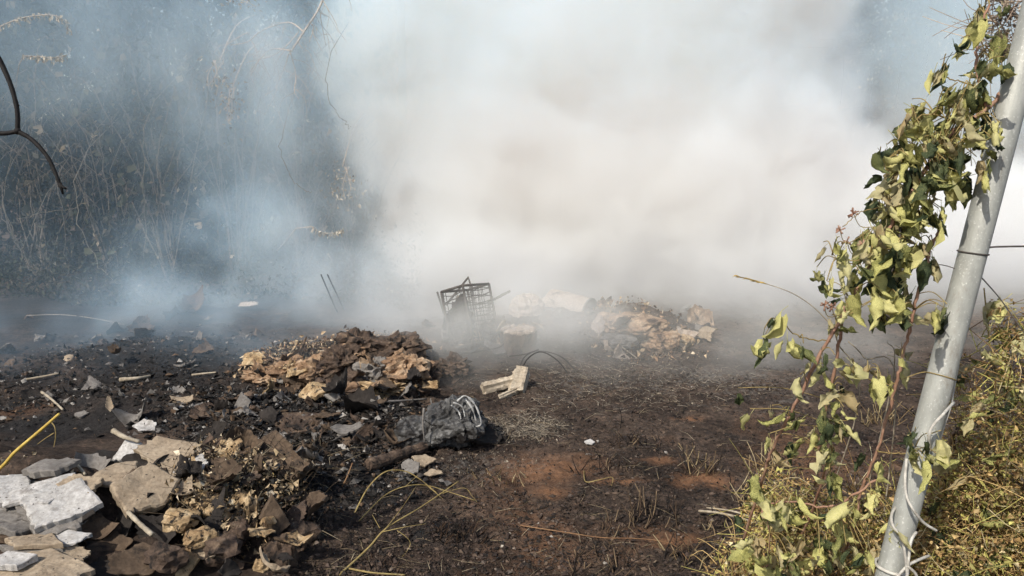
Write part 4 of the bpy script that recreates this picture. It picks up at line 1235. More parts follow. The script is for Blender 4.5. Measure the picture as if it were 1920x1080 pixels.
wirething('thin dark wire bowing low from the split billets to the bag', [[onground(925, 703), Y(880, 702, 4.9), onground(845, 725)], [onground(876, 700), Y(872, 680, 5.2), Y(860, 668, 5.3)]], .003)
wirething('pair of thin sticks leaning in the smoke above the rusty pile', [[Y(602, 515, 6.6), onground(632, 585)], [Y(614, 515, 6.6), onground(645, 580)]], .007)

# burnt wire crate: four posts, rims, mesh walls
def crate():
    p = onground(893, 650)
    e = empty('wire_crate', p, 'burnt wire crate leaning in the smoke left of the drum', 'crate')
    w, d, h = .24, .30, .47
    Mx = Euler((R(-6), R(-19), R(-38))).to_matrix()
    def bar(name, a, b, r):
        mb = MB()
        tube(mb, [Mx @ Vector(a), Mx @ Vector(b)], r, r, 6)
        mb.build(name, M['iron'], e)
    cs = [(-w / 2, -d / 2), (w / 2, -d / 2), (w / 2, d / 2), (-w / 2, d / 2)]
    for x, y in cs:
        bar('corner_post', (x, y, 0), (x, y, h), .010)
    for z in (0.02, h):
        for i in range(4):
            a, b = cs[i], cs[(i + 1) % 4]
            bar('rim_bar', (*a, z), (*b, z), .010)
    for i in range(4):
        a, b = Vector(cs[i]), Vector(cs[(i + 1) % 4])
        mb = MB()
        rr = random.Random(70 + i)
        j_ = lambda q=.012: Vector((rr.uniform(-q, q), rr.uniform(-q, q), rr.uniform(-q, q)))
        for q in range(1, 9):
            c = a.lerp(b, q / 9)
            if rr.random() < (.15 if i == 1 else .45):
                continue
            e_ = h * (1 if rr.random() < .6 else rr.uniform(.3, .8))
            tube(mb, spline([Mx @ Vector((c.x, c.y, 0)), Mx @ (Vector((c.x, c.y, e_ * .5)) + j_(.02)), Mx @ (Vector((c.x, c.y, e_)) + j_())], 4), .004, .003, 4)
        for q in range(1, 15):
            z = h * q / 15
            if rr.random() < (.15 if i == 1 else .5):
                continue
            m_ = (a + b) / 2
            tube(mb, spline([Mx @ Vector((a.x, a.y, z)), Mx @ (Vector((m_.x, m_.y, z)) + j_(.025)), Mx @ Vector((b.x, b.y, z))], 4), .004, .004, 4)
        mb.build('mesh_wall', M['iron'], e)
    mb = MB()
    slab(mb, w * 1.5, h * .95, .006, random.Random(12), 6, .16, .3, .02)
    c = mb.build('charred_panel', M['dark'], e, smooth=False)
    c.location = Mx @ Vector((-.03, -d / 2 + .03, h * .42))
    c.rotation_euler = (Mx.to_4x4() @ Matrix.Rotation(R(90), 4, 'X')).to_euler()
crate()
def frame_bars(label, runs, r):
    mb = MB()
    for a in runs:
        tube(mb, a, r, r, 6)
    tag(mb.build('bent_rod', M['iron']), label, 'rod', 'bent rods in the smoke')
frame_bars('bent rod forming a peak behind the wire crate', [[Y(836, 572, 6.1), Y(858, 545, 6.1), Y(878, 520, 6.1), Y(884, 540, 6.05), onground(892, 612)]], .010)
frame_bars('short flat bar sticking out right of the wire crate', [[Y(918, 566, 6.0), Y(938, 555, 6.0), Y(956, 546, 6.05)], [Y(918, 566, 6.0), onground(912, 630)]], .012)
frame_bars('small rod leaning left of the wire crate', [[Y(820, 548, 6.3), onground(838, 605)]], .010)

# drum lying on its side, mouth to the right
def drum():
    c = Y(1070, 577, 6.6)
    e = empty('drum', c, 'pale scorched drum lying on its side with dark open mouth', 'drum')
    ax = Vector((0.80, -0.58, -0.10)).normalized()
    up = Vector((0, 0, 1)) - ax * ax.z
    up.normalize()
    sd = ax.cross(up)
    def rev(name, prof, mat):
        mb = MB()
        v, f = [], []
        S = 28
        for (t, r) in prof:
            for k in range(S):
                a = 2 * math.pi * k / S
                v.append(ax * t + (up * math.cos(a) + sd * math.sin(a)) * r)
        for i in range(len(prof) - 1):
            for k in range(S):
                f.append((i * S + k, i * S + (k + 1) % S, (i + 1) * S + (k + 1) % S, (i + 1) * S + k))
        mb.add(v, f)
        mb.build(name, M[mat], e)
    r = .13
    rev('shell', [(-.22, .001), (-.22, r * .97), (-.21, r), (-.08, r), (-.07, r * 1.05), (-.06, r), (.07, r), (.08, r * 1.05), (.09, r), (.20, r)], 'drum')
    rev('inner_wall', [(.20, r * .97), (.0, r * .955), (-.20, r * .955), (-.20, .001)], 'near_black')
    rev('rim', [(.20, r * .965), (.205, r * 1.0), (.203, r * 1.05), (.19, r * 1.05), (.187, r)], 'iron')
drum()

# round stump-like block with a rough pale top
def stump():
    p = onground(972, 662)
    e = empty('stump', p, 'round stump with rough pale top right of the wire crate', 'stump')
    k = depth(p) / F
    r, h = 31 * k, 42 * k
    def rev(name, prof, mat, seed):
        rng = random.Random(seed)
        mb = MB()
        v, f = [], []
        S = 26
        for (t, q) in prof:
            for j in range(S):
                a = 2 * math.pi * j / S
                g = 1 + .10 * math.sin(3 * a + 1) + rng.uniform(-.05, .05)
                v.append((math.cos(a) * q * g, math.sin(a) * q * g, t * (1 + .04 * math.sin(2 * a))))
        for i in range(len(prof) - 1):
            for j in range(S):
                f.append((i * S + j, i * S + (j + 1) % S, (i + 1) * S + (j + 1) % S, (i + 1) * S + j))
        f.append(tuple((len(prof) - 1) * S + j for j in range(S)))
        mb.add(v, f)
        mb.build(name, M[mat], e, smooth=False)
    rev('bark', [(-.03, r * 1.0), (h * .3, r * .96), (h * .7, r), (h, r * 1.02), (h + .005, r * .93)], 'ember', 1)
    rev('cut_face', [(h - .01, r * .92), (h + .012, r * .90), (h + .020, r * .6), (h + .012, r * .3)], 'drum', 2)
    for j in range(13):
        a = 2 * math.pi * j / 13
        c = link('rim_chunk', lump_mesh('rim_chunk', .024, .02, .016, 60 + j, 'drum', .4, 1.6, 2), e)
        c.location = (math.cos(a) * r * .9, math.sin(a) * r * .9, h + .012)
stump()

# sticks
def stick(label, pts, r0, r1, mat='stick', name='stick', cat='stick', group='loose sticks', wob=.12):
    mb = MB()
    tube(mb, spline(pts, 6), r0, r1, 7, wob=wob, rng=random.Random(len(label)))
    return tag(mb.build(name, M[mat]), label, cat, group)
stick('short white bone-like stick at the back of the near heap', [G(213, 808, .36), G(235, 820, .36), G(262, 828, .34)], .012, .007)
stick('beige stick jutting from under the thick tan slab', [G(240, 960, .27), G(262, 982, .25), G(286, 1003, .22)], .009, .009)
stick('thin pale stick standing in front of the grey curled sheet', [G(135, 862, .33), G(148, 875, .34), G(160, 890, .33)], .006, .005)
stick('long pale stick lying on the dark ground at left', [onground(45, 712, .02), onground(80, 706, .03), onground(110, 700, .02)], .008, .006)
stick('pale plank-like stick left of the rusty pile', [onground(225, 712, .02), onground(258, 709, .03), onground(285, 705, .02)], .016, .010)
stick('long thin pale pole lying at the foot of the left thicket', [onground(50, 592, .04), onground(110, 590, .06), onground(170, 596, .06), onground(240, 610, .03)], .006, .004, 'grey')
stick('short pale stick at the left end of the rusty pile', [onground(360, 703, .02), onground(385, 700, .03), onground(405, 698, .03)], .008, .005)
stick('forked pale stick on the ash near the left edge', [onground(78, 735, .03), onground(95, 747, .05), onground(118, 768, .02)], .009, .006)
stick('grey stick lying flat under the rusty pile', [onground(690, 754, .03), onground(740, 752, .04), onground(800, 748, .04)], .008, .006, 'grey')
stick('thin bent twig lying across the soil at bottom centre', [onground(975, 985, .02), onground(1060, 998, .03), onground(1130, 1008, .03), onground(1200, 1010, .03), onground(1260, 1020, .02), onground(1290, 1050, .0)], .0022, .0016, 'redstem')
stick('kinked pale stem on the soil right of the red earth patch', [onground(1095, 882, .0), onground(1098, 903, .02), onground(1122, 900, .03), onground(1148, 895, .03), onground(1146, 912, .0)], .0024, .0016, 'drystem', wob=.05)
stick('pair-like pale stalk lying at the left of the dry grass', [onground(1310, 958, .03), onground(1350, 962, .05), onground(1400, 975, .04), onground(1440, 992, .02)], .006, .004)
stick('thinner pale stalk alongside the stalk left of the dry grass', [onground(1325, 952, .05), onground(1380, 960, .07), onground(1450, 985, .03)], .004, .003)
stick('thin pale stem slanting left of the drum\'s ash heap front', [onground(1135, 630, .04), onground(1165, 650, .04), onground(1195, 672, .01)], .007, .004)

# bent yellow-brown grass stems, centre bottom
def stalk(label, pts, r0, r1, mat, name='dry_weed', cat='weed', group='dry stems at bottom centre', side=()):
    e = None
    mb = MB()
    tube(mb, spline(pts, 8), r0, r1, 6)
    for s in side:
        tube(mb, spline(s, 6), r1 * .9, r1 * .5, 5)
    return tag(mb.build(name, M[mat]), label, cat, group)
q_ = lambda px, py, y: Y(px, py, y)
stalk('arched pale stem bending over right of the reddish stem', [onground(665, 962), q_(690, 915, 3.1), q_(722, 885, 3.15), q_(757, 883, 3.2), q_(785, 897, 3.2), q_(820, 925, 3.15)], .004, .002, 'drystem')
stalk('upright reddish stem rising from the near heap\'s right foot', [onground(608, 962), q_(630, 930, 3.15), q_(648, 900, 3.2), q_(661, 868, 3.25)], .005, .003, 'redstem')
stalk('long branched stem leaning right from the bottom edge', [onground(635, 1079), q_(690, 1028, 2.65), q_(725, 990, 2.72), q_(790, 950, 2.85), q_(860, 902, 3.0)], .005, .002, 'drystem',
      side=[[q_(718, 997, 2.7), q_(760, 988, 2.7), q_(800, 982, 2.75)], [q_(720, 995, 2.7), q_(755, 950, 2.8), q_(780, 912, 2.9)], [q_(712, 990, 2.72), q_(698, 965, 2.8)],
            [q_(745, 995, 2.7), q_(765, 1010, 2.7), q_(768, 1025, 2.7), q_(748, 1052, 2.65)], [q_(830, 925, 2.95), q_(870, 915, 3), q_(885, 930, 3), q_(895, 942, 3)]])
stalk('yellowish stem curving right above the branched stem', [onground(672, 978), q_(720, 930, 3.0), q_(760, 912, 3.05), q_(800, 910, 3.1), q_(850, 925, 3.1), q_(890, 938, 3.05)], .003, .0015, 'drystem',
      side=[[q_(760, 912, 3.05), q_(785, 890, 3.1)], [q_(800, 910, 3.1), q_(830, 935, 3.0)]])
stalk('thin pale stem lying left of the reddish stem', [q_(490, 862, 3.05), q_(510, 885, 3.0), q_(530, 912, 2.95)], .003, .002, 'drystem')
stalk('thin stem at the bottom edge right of the fibre lumps', [onground(655, 1066, .02), onground(700, 1074, .03), onground(760, 1078, .02)], .004, .003, 'drystem')
stalk('faint thin stem leaning left of the reddish stem\'s foot', [onground(618, 945), q_(600, 918, 3.2), q_(580, 893, 3.25)], .002, .0015, 'drystem')

# stubble tufts
def tuft(label, px, py, wpx, n, hpx, seed, pal, cat='stubble', r=.003, lean=.5, name='stubble_tuft', dep_=.08):
    rng = random.Random(seed)
    p = onground(px, py)
    k = depth(p) / F
    e = empty(name, p, label, cat, 'burnt stubble tufts')
    for i in range(n):
        mb = MB()
        x, y = rng.uniform(-.5, .5) * wpx * k, rng.uniform(-1, 1) * dep_
        a = Vector((x, y, H(p.x + x, p.y + y) - p.z - .01))
        h = hpx * k * rng.uniform(.35, 1)
        b = a + Vector((rng.uniform(-lean, lean) * h, rng.uniform(-lean, lean) * h, h))
        tube(mb, spline([a, (a + b) / 2 + Vector((rng.uniform(-.1, .1) * h, 0, 0)), b], 3), r * rng.uniform(.6, 1.3), r * .5, 5, tuple(np.array(rng.choice(pal)) * rng.uniform(.7, 1.2)))
        mb.build('stalk', M['straw'], e)
BURNT = [(.05, .035, .025), (.12, .08, .05), (.25, .18, .11), (.02, .016, .014)]
CHARRED = [(.012, .01, .009), (.03, .02, .016), (.06, .035, .02)]
DRY = [(.34, .26, .14), (.26, .18, .09), (.42, .34, .2), (.16, .11, .06)]
tuft('reddish-brown stubble row on the bare soil at bottom centre-right', 1225, 975, 90, 34, 60, 1, BURNT)
tuft('sparser stubble row just left of the reddish-brown row', 1160, 998, 80, 16, 50, 2, BURNT)
tuft('tuft with one tall split stalk at the right of the bare soil', 1305, 885, 60, 26, 60, 3, DRY + BURNT, lean=.7)
tuft('black charred stubble clump right of the branched stem', 860, 1005, 90, 60, 36, 4, CHARRED, lean=.8, dep_=.06)
tuft('second charred clump at the bottom edge below the branched stem', 700, 1070, 90, 30, 30, 5, CHARRED, lean=.8)
tuft('small dry tuft left of the lower vine leaves', 1345, 1000, 60, 22, 36, 6, DRY + BURNT, lean=.9)
tuft('pale dry grass tuft behind the vine at mid right', 1650, 790, 70, 40, 45, 7, DRY, lean=.7)
tuft('dry grass tuft left of the hanging vine\'s end', 1435, 880, 60, 34, 50, 8, DRY, lean=.9)
tuft('single black stalk standing on the soil at centre', 1162, 800, 6, 2, 45, 9, CHARRED, lean=.1)
tuft('single black stalk standing left of the vine leaves', 1367, 912, 6, 2, 40, 10, CHARRED, lean=.1)

tuft('dark stubble patch just right of the red earth patch', 1130, 880, 110, 30, 34, 11, BURNT + CHARRED, lean=.9)
tuft('dark stubble patch behind the kinked pale stem', 1190, 830, 120, 30, 26, 12, BURNT + CHARRED, lean=.9)
tuft('brown stubble at the bottom edge below the stubble row', 1120, 1060, 120, 34, 46, 13, BURNT, lean=.8)
tuft('brown stubble at the bottom left of the dry grass', 1300, 1050, 110, 34, 46, 14, BURNT + DRY, lean=.8)
tuft('thin dry stubble between bag and red earth patch', 930, 900, 120, 26, 26, 15, BURNT + DRY, lean=.9)
tuft('low dry grass in front of the vine at right', 1430, 940, 100, 40, 50, 16, DRY + BURNT, lean=.9)
# ------------------------------------------------------------------ near twig at upper left and yellow stalk
e = empty('bare_sapling', Vector((-1.75, 1.62, H(-1.75, 1.62))), 'thin black bare sapling whose forked twig hangs in at the upper left', 'sapling')
O_ = e.location
t_ = 1.55
mb = MB()
fork = T(33, 246, t_)
trunk_top = Vector((-1.62, 1.62, 2.35))
tube(mb, [p - O_ for p in spline([O_ + Vector((0, 0, -.05)), Vector((-1.70, 1.6, 1.0)), trunk_top], 8)], .016, .009, 8)
mb.build('trunk', M['blacktwig'], e)
mb = MB()
tube(mb, [p - O_ for p in spline([Vector((-1.68, 1.6, 1.62)), T(-150, 235, t_), T(-10, 250, t_), fork], 8)], .0060, .0046, 7)
tube(mb, [p - O_ for p in spline([trunk_top, T(-120, -40, t_), T(-25, 75, t_), T(12, 140, t_), T(31, 200, t_), fork], 8)], .0060, .0046, 7, wob=.06)
pts = spline([fork, T(60, 262, t_), T(88, 293, t_), T(104, 325, t_), T(112, 346, t_)], 8)
tube(mb, [p - O_ for p in pts], .0049, .0038, 7, wob=.08)
v, f = ico(2)
mb.add(v * .0075 + np.array(fork - O_), f)
tube(mb, [T(112, 344, t_) - O_, T(115, 352, t_) - O_, T(118, 364, t_) - O_], .005, .002, 6)
tube(mb, [T(113, 346, t_) - O_, T(120, 352, t_) - O_, T(124, 354, t_) - O_], .003, .002, 6)
tube(mb, [T(112, 346, t_) - O_, T(110, 350, t_) - O_], .003, .002, 6)
tube(mb, [T(33, 200, t_) - O_, T(36, 196, t_) - O_], .003, .001, 5)
mb.build('forked_twig', M['blacktwig'], e)
e = empty('yellow_stalk', onground(-420, 1075), 'bright yellow stalk slanting up from the left edge above the heap', 'stalk')
O_ = e.location
mb = MB()
tube(mb, [p - O_ for p in spline([O_, T(-180, 985, 1.72), T(-20, 893, 1.70), T(30, 846, 1.68), T(78, 805, 1.66), T(111, 776, 1.65)], 8)], .0050, .0030, 8, wob=.05)
mb.build('stalk_shaft', M['yellowstalk'], e)
mb = MB()
tube(mb, [p - O_ for p in spline([T(96, 791, 1.655), T(103, 802, 1.65), T(104, 820, 1.65), T(101, 838, 1.65)], 6)], .0014, .0008, 5)
tube(mb, [p - O_ for p in spline([T(101, 812, 1.65), T(85, 822, 1.65), T(70, 833, 1.65)], 6)], .0012, .0007, 5)
mb.build('tendril', M['drystem'], e)

# ------------------------------------------------------------------ leaning pole, wire, cable
PA, PB = T(1947, 0, 1.36), T(1667, 1080, 1.44)
pdir = (PB - PA).normalized()
foot = PB + pdir * ((PB.z - 0.0) / -pdir.z + .05)
head = PA - pdir * .35
e = empty('leaning_pole', foot, 'leaning grey galvanised metal pole overgrown by a wilting vine', 'pole')
mb = MB()
n = 40
tube(mb, [foot.lerp(head, i / n) - foot for i in range(n + 1)], .0245, .0245, 40)
mb.build('shaft', M['pole'], e)
def polept(py):
    best = min((foot.lerp(head, i / 2000) for i in range(2001)), key=lambda p: abs(projy(p) - py))
    return best
def projy(p):
    d = p - Vector((0, 0, CH))
    fw = d.y * _cp - d.z * _sp
    up = d.y * _sp + d.z * _cp
    return 540 - F * up / fw
ax = -pdir
s1 = ax.orthogonal().normalized()
s2 = ax.cross(s1)
def ring(c, r, wr, tilt=0.0, turns=1.0, rise=0.0, a0=0.0, n=48):
    return [c + (s1 * math.cos(a) + s2 * math.sin(a)) * r + ax * (rise * i / n + tilt * math.cos(a)) for i in range(n + 1) for a in [a0 + 2 * math.pi * turns * i / n]]
c0 = polept(473)
mb = MB()
tube(mb, [p - foot for p in ring(c0, .0258, 0, .004)], .0016, .0016, 6)
mb.build('wire_tie', M['iron'], e)
mb = MB()
tube(mb, [p - foot for p in ring(polept(705), .0256, 0, -.003)], .0011, .0011, 6)
mb.build('wire_tie', M['drystem'], e)
a_ = T(1856, 463, 1.39)
mb = MB()
tube(mb, spline([a_ + Vector((-.012, -.01, 0)), a_ + Vector((.05, .0, .001)), a_ + Vector((.35, .02, .0)), a_ + Vector((1.4, .1, -.01))], 6), .0019, .0019, 6)
tag(mb.build('fence_wire', M['iron']), 'thin horizontal fence wire leaving the pole to the right', 'wire')
stick('dark bare twig crossing the top right corner behind the pole', [T(1870, -10, 1.6), T(1890, 15, 1.6), T(1912, 35, 1.6), T(1960, 70, 1.6)], .006, .004, 'bark', 'bare_twig', 'twig', None)

e = empty('white_cable', polept(1060), 'white cable wound round the lower part of the leaning pole', 'cable')
O_ = e.location.copy()
def toward(px, py, t): return T(px, py, t)
runs = [[(1788, 755, 1.40), (1770, 775, 1.355), (1748, 800, 1.36), (1742, 822, 1.37), (1745, 845, 1.39)],
        [(1700, 860, 1.40), (1697, 900, 1.395), (1700, 930, 1.37), (1712, 955, 1.36), (1732, 980, 1.37), (1756, 995, 1.38)],
        [(1680, 950, 1.43), (1672, 965, 1.41), (1674, 985, 1.39), (1690, 1010, 1.385), (1697, 1040, 1.385), (1702, 1090, 1.39)],
        [(1718, 998, 1.40), (1708, 1015, 1.385), (1704, 1045, 1.385), (1700, 1090, 1.39)],
        [(1798, 680, 1.42), (1790, 720, 1.42), (1783, 760, 1.42), (1770, 800, 1.42), (1755, 850, 1.43)],
        [(1742, 1042, 1.42), (1722, 1050, 1.40), (1700, 1062, 1.39), (1680, 1085, 1.40)],
        [(1702, 1062, 1.385), (1716, 1075, 1.385), (1724, 1095, 1.39)]]
for i, r_ in enumerate(runs):
    mb = MB()
    tube(mb, [p - O_ for p in spline([T(*q) for q in r_], 8)], .0027 if i != 4 else .0018, .0027 if i != 4 else .0018, 8)
    mb.build('cable_run', M['cable'], e)
mb = MB()
tube(mb, [p - O_ for p in ring(polept(1062), .029, 0, .004)], .0033, .0033, 8)
mb.build('cable_run', M['cable'], e)

# ------------------------------------------------------------------ wilting vine
def leaf_mesh(seed):
    """wilted heart-shaped leaf hanging along -Z from its stalk: folded on the midrib, curled and crumpled"""
    rng = random.Random(seed)
    nu, nv = 8, 6
    fold = rng.uniform(.6, 1.5)
    curl = rng.uniform(-1.9, 1.9)
    twist = rng.uniform(-1.7, 1.7)
    wid = rng.uniform(.22, .58)
    crum = rng.uniform(.10, .30)
    pos, ang = Vector((0, 0, 0)), rng.uniform(-.3, .3)
    v, f = [], []
    for i in range(nu + 1):
        t = i / nu
        w = wid * (math.sin(math.pi * min(1, t * .92 + .10)) ** .75) * (1 - t) ** .35 * .85 if t < 1 else .004
        if i:
            ang += curl / nu
            pos = pos + Vector((0, math.sin(ang), -math.cos(ang))) / nu
        nrm = Vector((0, math.cos(ang), math.sin(ang)))
        tw = twist * t
        side = Vector((1, 0, 0)) * math.cos(tw) + nrm * math.sin(tw)
        nn = nrm * math.cos(tw) - Vector((1, 0, 0)) * math.sin(tw)
        for j in range(nv + 1):
            s = j / nv * 2 - 1
            a = abs(s)
            lift = math.sin(fold) * a * w + .22 * w * math.sin(a * 4 + t * 9 + seed)
            back = Vector((0, 0, .14 * a * a)) if t < .25 else Vector((0, 0, 0))   # heart lobes rise past the stalk
            p = pos + side * s * w * math.cos(fold * a) + nn * lift + back
            p += Vector((rng.uniform(-1, 1), rng.uniform(-1, 1), rng.uniform(-1, 1))) * crum * w * (.5 + a)
            v.append(p)
    for i in range(nu):
        for j in range(nv):
            a = i * (nv + 1) + j
            f.append((a, a + 1, a + nv + 2, a + nv + 1))
    mb = MB()
    mb.add(v, f)
    tube(mb, [(0, 0, 0.0), (0.01, 0, .2), (rng.uniform(-.1, .1), rng.uniform(-.1, .1), .42)], .012, .010, 4)
    return mb.mesh('leaf', M['leaf'], True)
LEAVES = [leaf_mesh(40 + q) for q in range(22)]
def leaf(parent, p, size, rng, spread=.42):
    o = link('leaf', rng.choice(LEAVES), parent)
    o.location = p - parent.location
    o.scale = (size, size, size)
    o.rotation_euler = Euler((rng.gauss(0, spread), rng.gauss(0, spread), rng.uniform(0, 6.28)))
    return o
def vine(name, label, stems, clusters, seed, sz=(24, 60)):
    rng = random.Random(seed)
    base = stems[0][0][-1]
    e = empty(name, base, label, 'vine', 'wilting vine shoots at the pole')
    allp = []
    for pts, r0, r1, mat in stems:
        mb = MB()
        sp = spline(pts, 9)
        sp = [p + Vector((rng.uniform(-1, 1), rng.uniform(-1, 1), rng.uniform(-1, 1))) * .002 for p in sp]
        tube(mb, [p - base for p in sp], r0, r1, 6, wob=.15, rng=rng)
        mb.build('stem', M[mat], e)
        allp += sp
    tend = MB()
    for px, py, spx, n, t in clusters:
        for q in range(int(n * 1.25 + .3) if n > 1 else 1):
            p = T(px + rng.gauss(0, .85) * spx, py + rng.gauss(0, .75) * spx - 8, t + rng.uniform(-.06, .07))
            k = depth(p) / F
            s = rng.uniform(*sz) * k * (1.1 if rng.random() < .15 else 1)
            leaf(e, p, s, rng)
            if rng.random() < .6:
                near = min(allp, key=lambda a: (a - p).length)
                if (near - p).length < .22:
                    st = p + Vector((0, 0, .35 * s))
                    tube(tend, spline([near - base, (near + st) / 2 - base + Vector((0, 0, .012)), st - base], 4), .0011, .0009, 4)
    if tend.v:
        tag(tend.build('leaf_stalks', M['drystem'], e), kind='stuff')
    return e
gnd = lambda x, y: Vector((x, y, H(x, y)))
vine('climbing_vine', 'wilting vine shoot with crowded leaves hanging beside the upper pole',
     [([T(1900, 150, 1.40), T(1850, 205, 1.36), T(1800, 235, 1.35), T(1755, 290, 1.35), T(1690, 390, 1.36), T(1640, 480, 1.37), T(1590, 575, 1.39), T(1540, 660, 1.42), T(1490, 760, 1.46), T(1445, 850, 1.52), T(1420, 930, 1.62), gnd(.56, 1.95)], .0036, .0032, 'vinestem'),
      ([T(1855, 10, 1.40), T(1838, 60, 1.38), T(1830, 120, 1.36), T(1845, 180, 1.36), T(1850, 205, 1.36)], .0022, .0030, 'vinestem'),
      ([T(1840, 170, 1.36), T(1790, 150, 1.36), T(1765, 140, 1.36)], .0015, .001, 'drystem'),
      ([T(1800, 235, 1.35), T(1730, 215, 1.34), T(1690, 280, 1.34), T(1650, 305, 1.34)], .0016, .001, 'drystem'),
      ([T(1690, 390, 1.36), T(1640, 390, 1.35), T(1610, 400, 1.35), T(1580, 425, 1.35)], .0012, .0008, 'drystem'),
      ([T(1640, 480, 1.37), T(1590, 490, 1.36), T(1560, 478, 1.36)], .0013, .0008, 'drystem'),
      ([T(1555, 640, 1.42), T(1500, 632, 1.40), T(1470, 608, 1.40), T(1455, 600, 1.40)], .0014, .0008, 'drystem'),
      ([T(1700, 380, 1.36), T(1680, 470, 1.36), T(1660, 560, 1.38), T(1665, 600, 1.38)], .0024, .0015, 'bark')],
     [(1838, 25, 9, 3, 1.38), (1830, 60, 8, 3, 1.37), (1812, 90, 12, 3, 1.37), (1850, 120, 16, 4, 1.35), (1880, 130, 18, 4, 1.33), (1763, 145, 10, 4, 1.36), (1768, 175, 12, 4, 1.36),
      (1805, 185, 26, 7, 1.35), (1720, 210, 16, 4, 1.34), (1705, 240, 10, 4, 1.34), (1760, 225, 24, 6, 1.35), (1830, 235, 24, 8, 1.36), (1860, 250, 12, 4, 1.36), (1740, 255, 22, 7, 1.35), (1690, 265, 10, 3, 1.34),
      (1800, 285, 30, 10, 1.36), (1845, 300, 16, 6, 1.37), (1690, 315, 18, 6, 1.35), (1745, 320, 28, 10, 1.35), (1660, 300, 12, 3, 1.34), (1665, 345, 14, 5, 1.35), (1790, 345, 26, 9, 1.36), (1720, 365, 24, 8, 1.36),
      (1650, 385, 16, 6, 1.36), (1690, 400, 24, 8, 1.36), (1735, 410, 18, 7, 1.36), (1665, 430, 18, 6, 1.36), (1630, 470, 14, 5, 1.37), (1700, 470, 22, 7, 1.37), (1560, 475, 10, 2, 1.36), (1585, 480, 8, 2, 1.36),
      (1527, 525, 8, 2, 1.39), (1555, 540, 10, 3, 1.39), (1605, 520, 16, 5, 1.38), (1665, 515, 24, 8, 1.37), (1690, 545, 16, 4, 1.38), (1645, 575, 18, 6, 1.38), (1672, 585, 12, 4, 1.38), (1590, 580, 14, 5, 1.39),
      (1570, 620, 12, 3, 1.41), (1450, 610, 8, 2, 1.40), (1432, 645, 8, 2, 1.40), (1475, 650, 6, 2, 1.40), (1500, 665, 8, 2, 1.42), (1545, 690, 16, 4, 1.43), (1495, 730, 7, 1, 1.45), (1470, 790, 9, 2, 1.48)], 11)
vine('climbing_vine', 'reddish vine shoot in the middle, running close along the pole\'s left side',
     [([T(1765, 425, 1.38), T(1745, 470, 1.38), T(1722, 550, 1.39), T(1700, 640, 1.41), T(1680, 720, 1.44), T(1650, 830, 1.48), T(1615, 920, 1.53), T(1590, 1020, 1.6), gnd(.78, 1.80)], .0032, .0028, 'vinestem'),
      ([T(1680, 720, 1.44), T(1640, 715, 1.44), T(1600, 700, 1.44)], .0012, .0008, 'drystem'),
      ([T(1645, 845, 1.48), T(1670, 850, 1.46), T(1710, 850, 1.43)], .0014, .001, 'drystem')],
     [(1735, 470, 10, 3, 1.38), (1745, 505, 8, 2, 1.38), (1690, 600, 8, 2, 1.40), (1690, 690, 12, 3, 1.43), (1600, 700, 14, 4, 1.44), (1640, 725, 16, 4, 1.44), (1770, 590, 9, 3, 1.36), (1710, 825, 10, 3, 1.40), (1745, 855, 16, 4, 1.36), (1725, 870, 12, 4, 1.37),
      (1620, 865, 5, 1, 1.5), (1650, 880, 5, 1, 1.5), (1640, 940, 10, 2, 1.5), (1590, 965, 10, 3, 1.5)], 12)
vine('climbing_vine', 'thin vine shoot with dangling yellow-green leaves left of the pole\'s foot',
     [([T(1585, 575, 1.42), T(1565, 690, 1.46), T(1545, 790, 1.50), T(1535, 850, 1.54), T(1533, 930, 1.62), gnd(.70, 2.0)], .0032, .0030, 'vinestem'),
      ([T(1545, 790, 1.50), T(1560, 830, 1.48), T(1556, 900, 1.48), T(1557, 930, 1.48)], .0014, .0008, 'drystem')],
     [(1575, 740, 10, 4, 1.46), (1560, 780, 12, 5, 1.48), (1570, 815, 12, 5, 1.48), (1530, 830, 14, 4, 1.50), (1500, 800, 10, 4, 1.50), (1490, 850, 14, 4, 1.52), (1557, 860, 5, 3, 1.48), (1556, 900, 4, 3, 1.48), (1385, 747, 2, 1, 1.5), (1412, 790, 4, 1, 1.5),
      (1425, 915, 5, 1, 1.5), (1450, 840, 6, 2, 1.5)], 13)

vine('climbing_vine', 'short dangling vine strand of long wilted leaves between the two red shoots',
     [([T(1750, 330, 1.36), T(1725, 400, 1.37), T(1690, 470, 1.37), T(1665, 540, 1.38), T(1668, 610, 1.38)], .0022, .0012, 'bark')],
     [(1770, 300, 26, 8, 1.34), (1740, 350, 26, 8, 1.34), (1700, 420, 26, 8, 1.35), (1680, 480, 26, 7, 1.36), (1660, 530, 26, 8, 1.36), (1668, 580, 16, 6, 1.37), (1800, 240, 26, 7, 1.33), (1840, 180, 22, 6, 1.33), (1700, 300, 22, 6, 1.34), (1650, 440, 18, 5, 1.35)], 14, (34, 72))
vine('climbing_vine', 'low vine shoot with small yellow leaves at the bottom, left of the pole',
     [([T(1640, 900, 1.50), T(1560, 950, 1.52), T(1480, 940, 1.54), T(1430, 960, 1.56), T(1440, 1040, 1.58), gnd(.62, 1.75)], .0025, .0015, 'vinestem')],
     [(1440, 960, 16, 5, 1.54), (1480, 965, 18, 6, 1.54), (1400, 1020, 12, 3, 1.55), (1530, 1030, 20, 6, 1.5), (1570, 1040, 16, 5, 1.5), (1480, 1050, 18, 6, 1.52), (1620, 1040, 16, 5, 1.48), (1600, 970, 18, 6, 1.5), (1440, 1060, 16, 4, 1.54), (1680, 1000, 10, 3, 1.42)], 15, (26, 60))
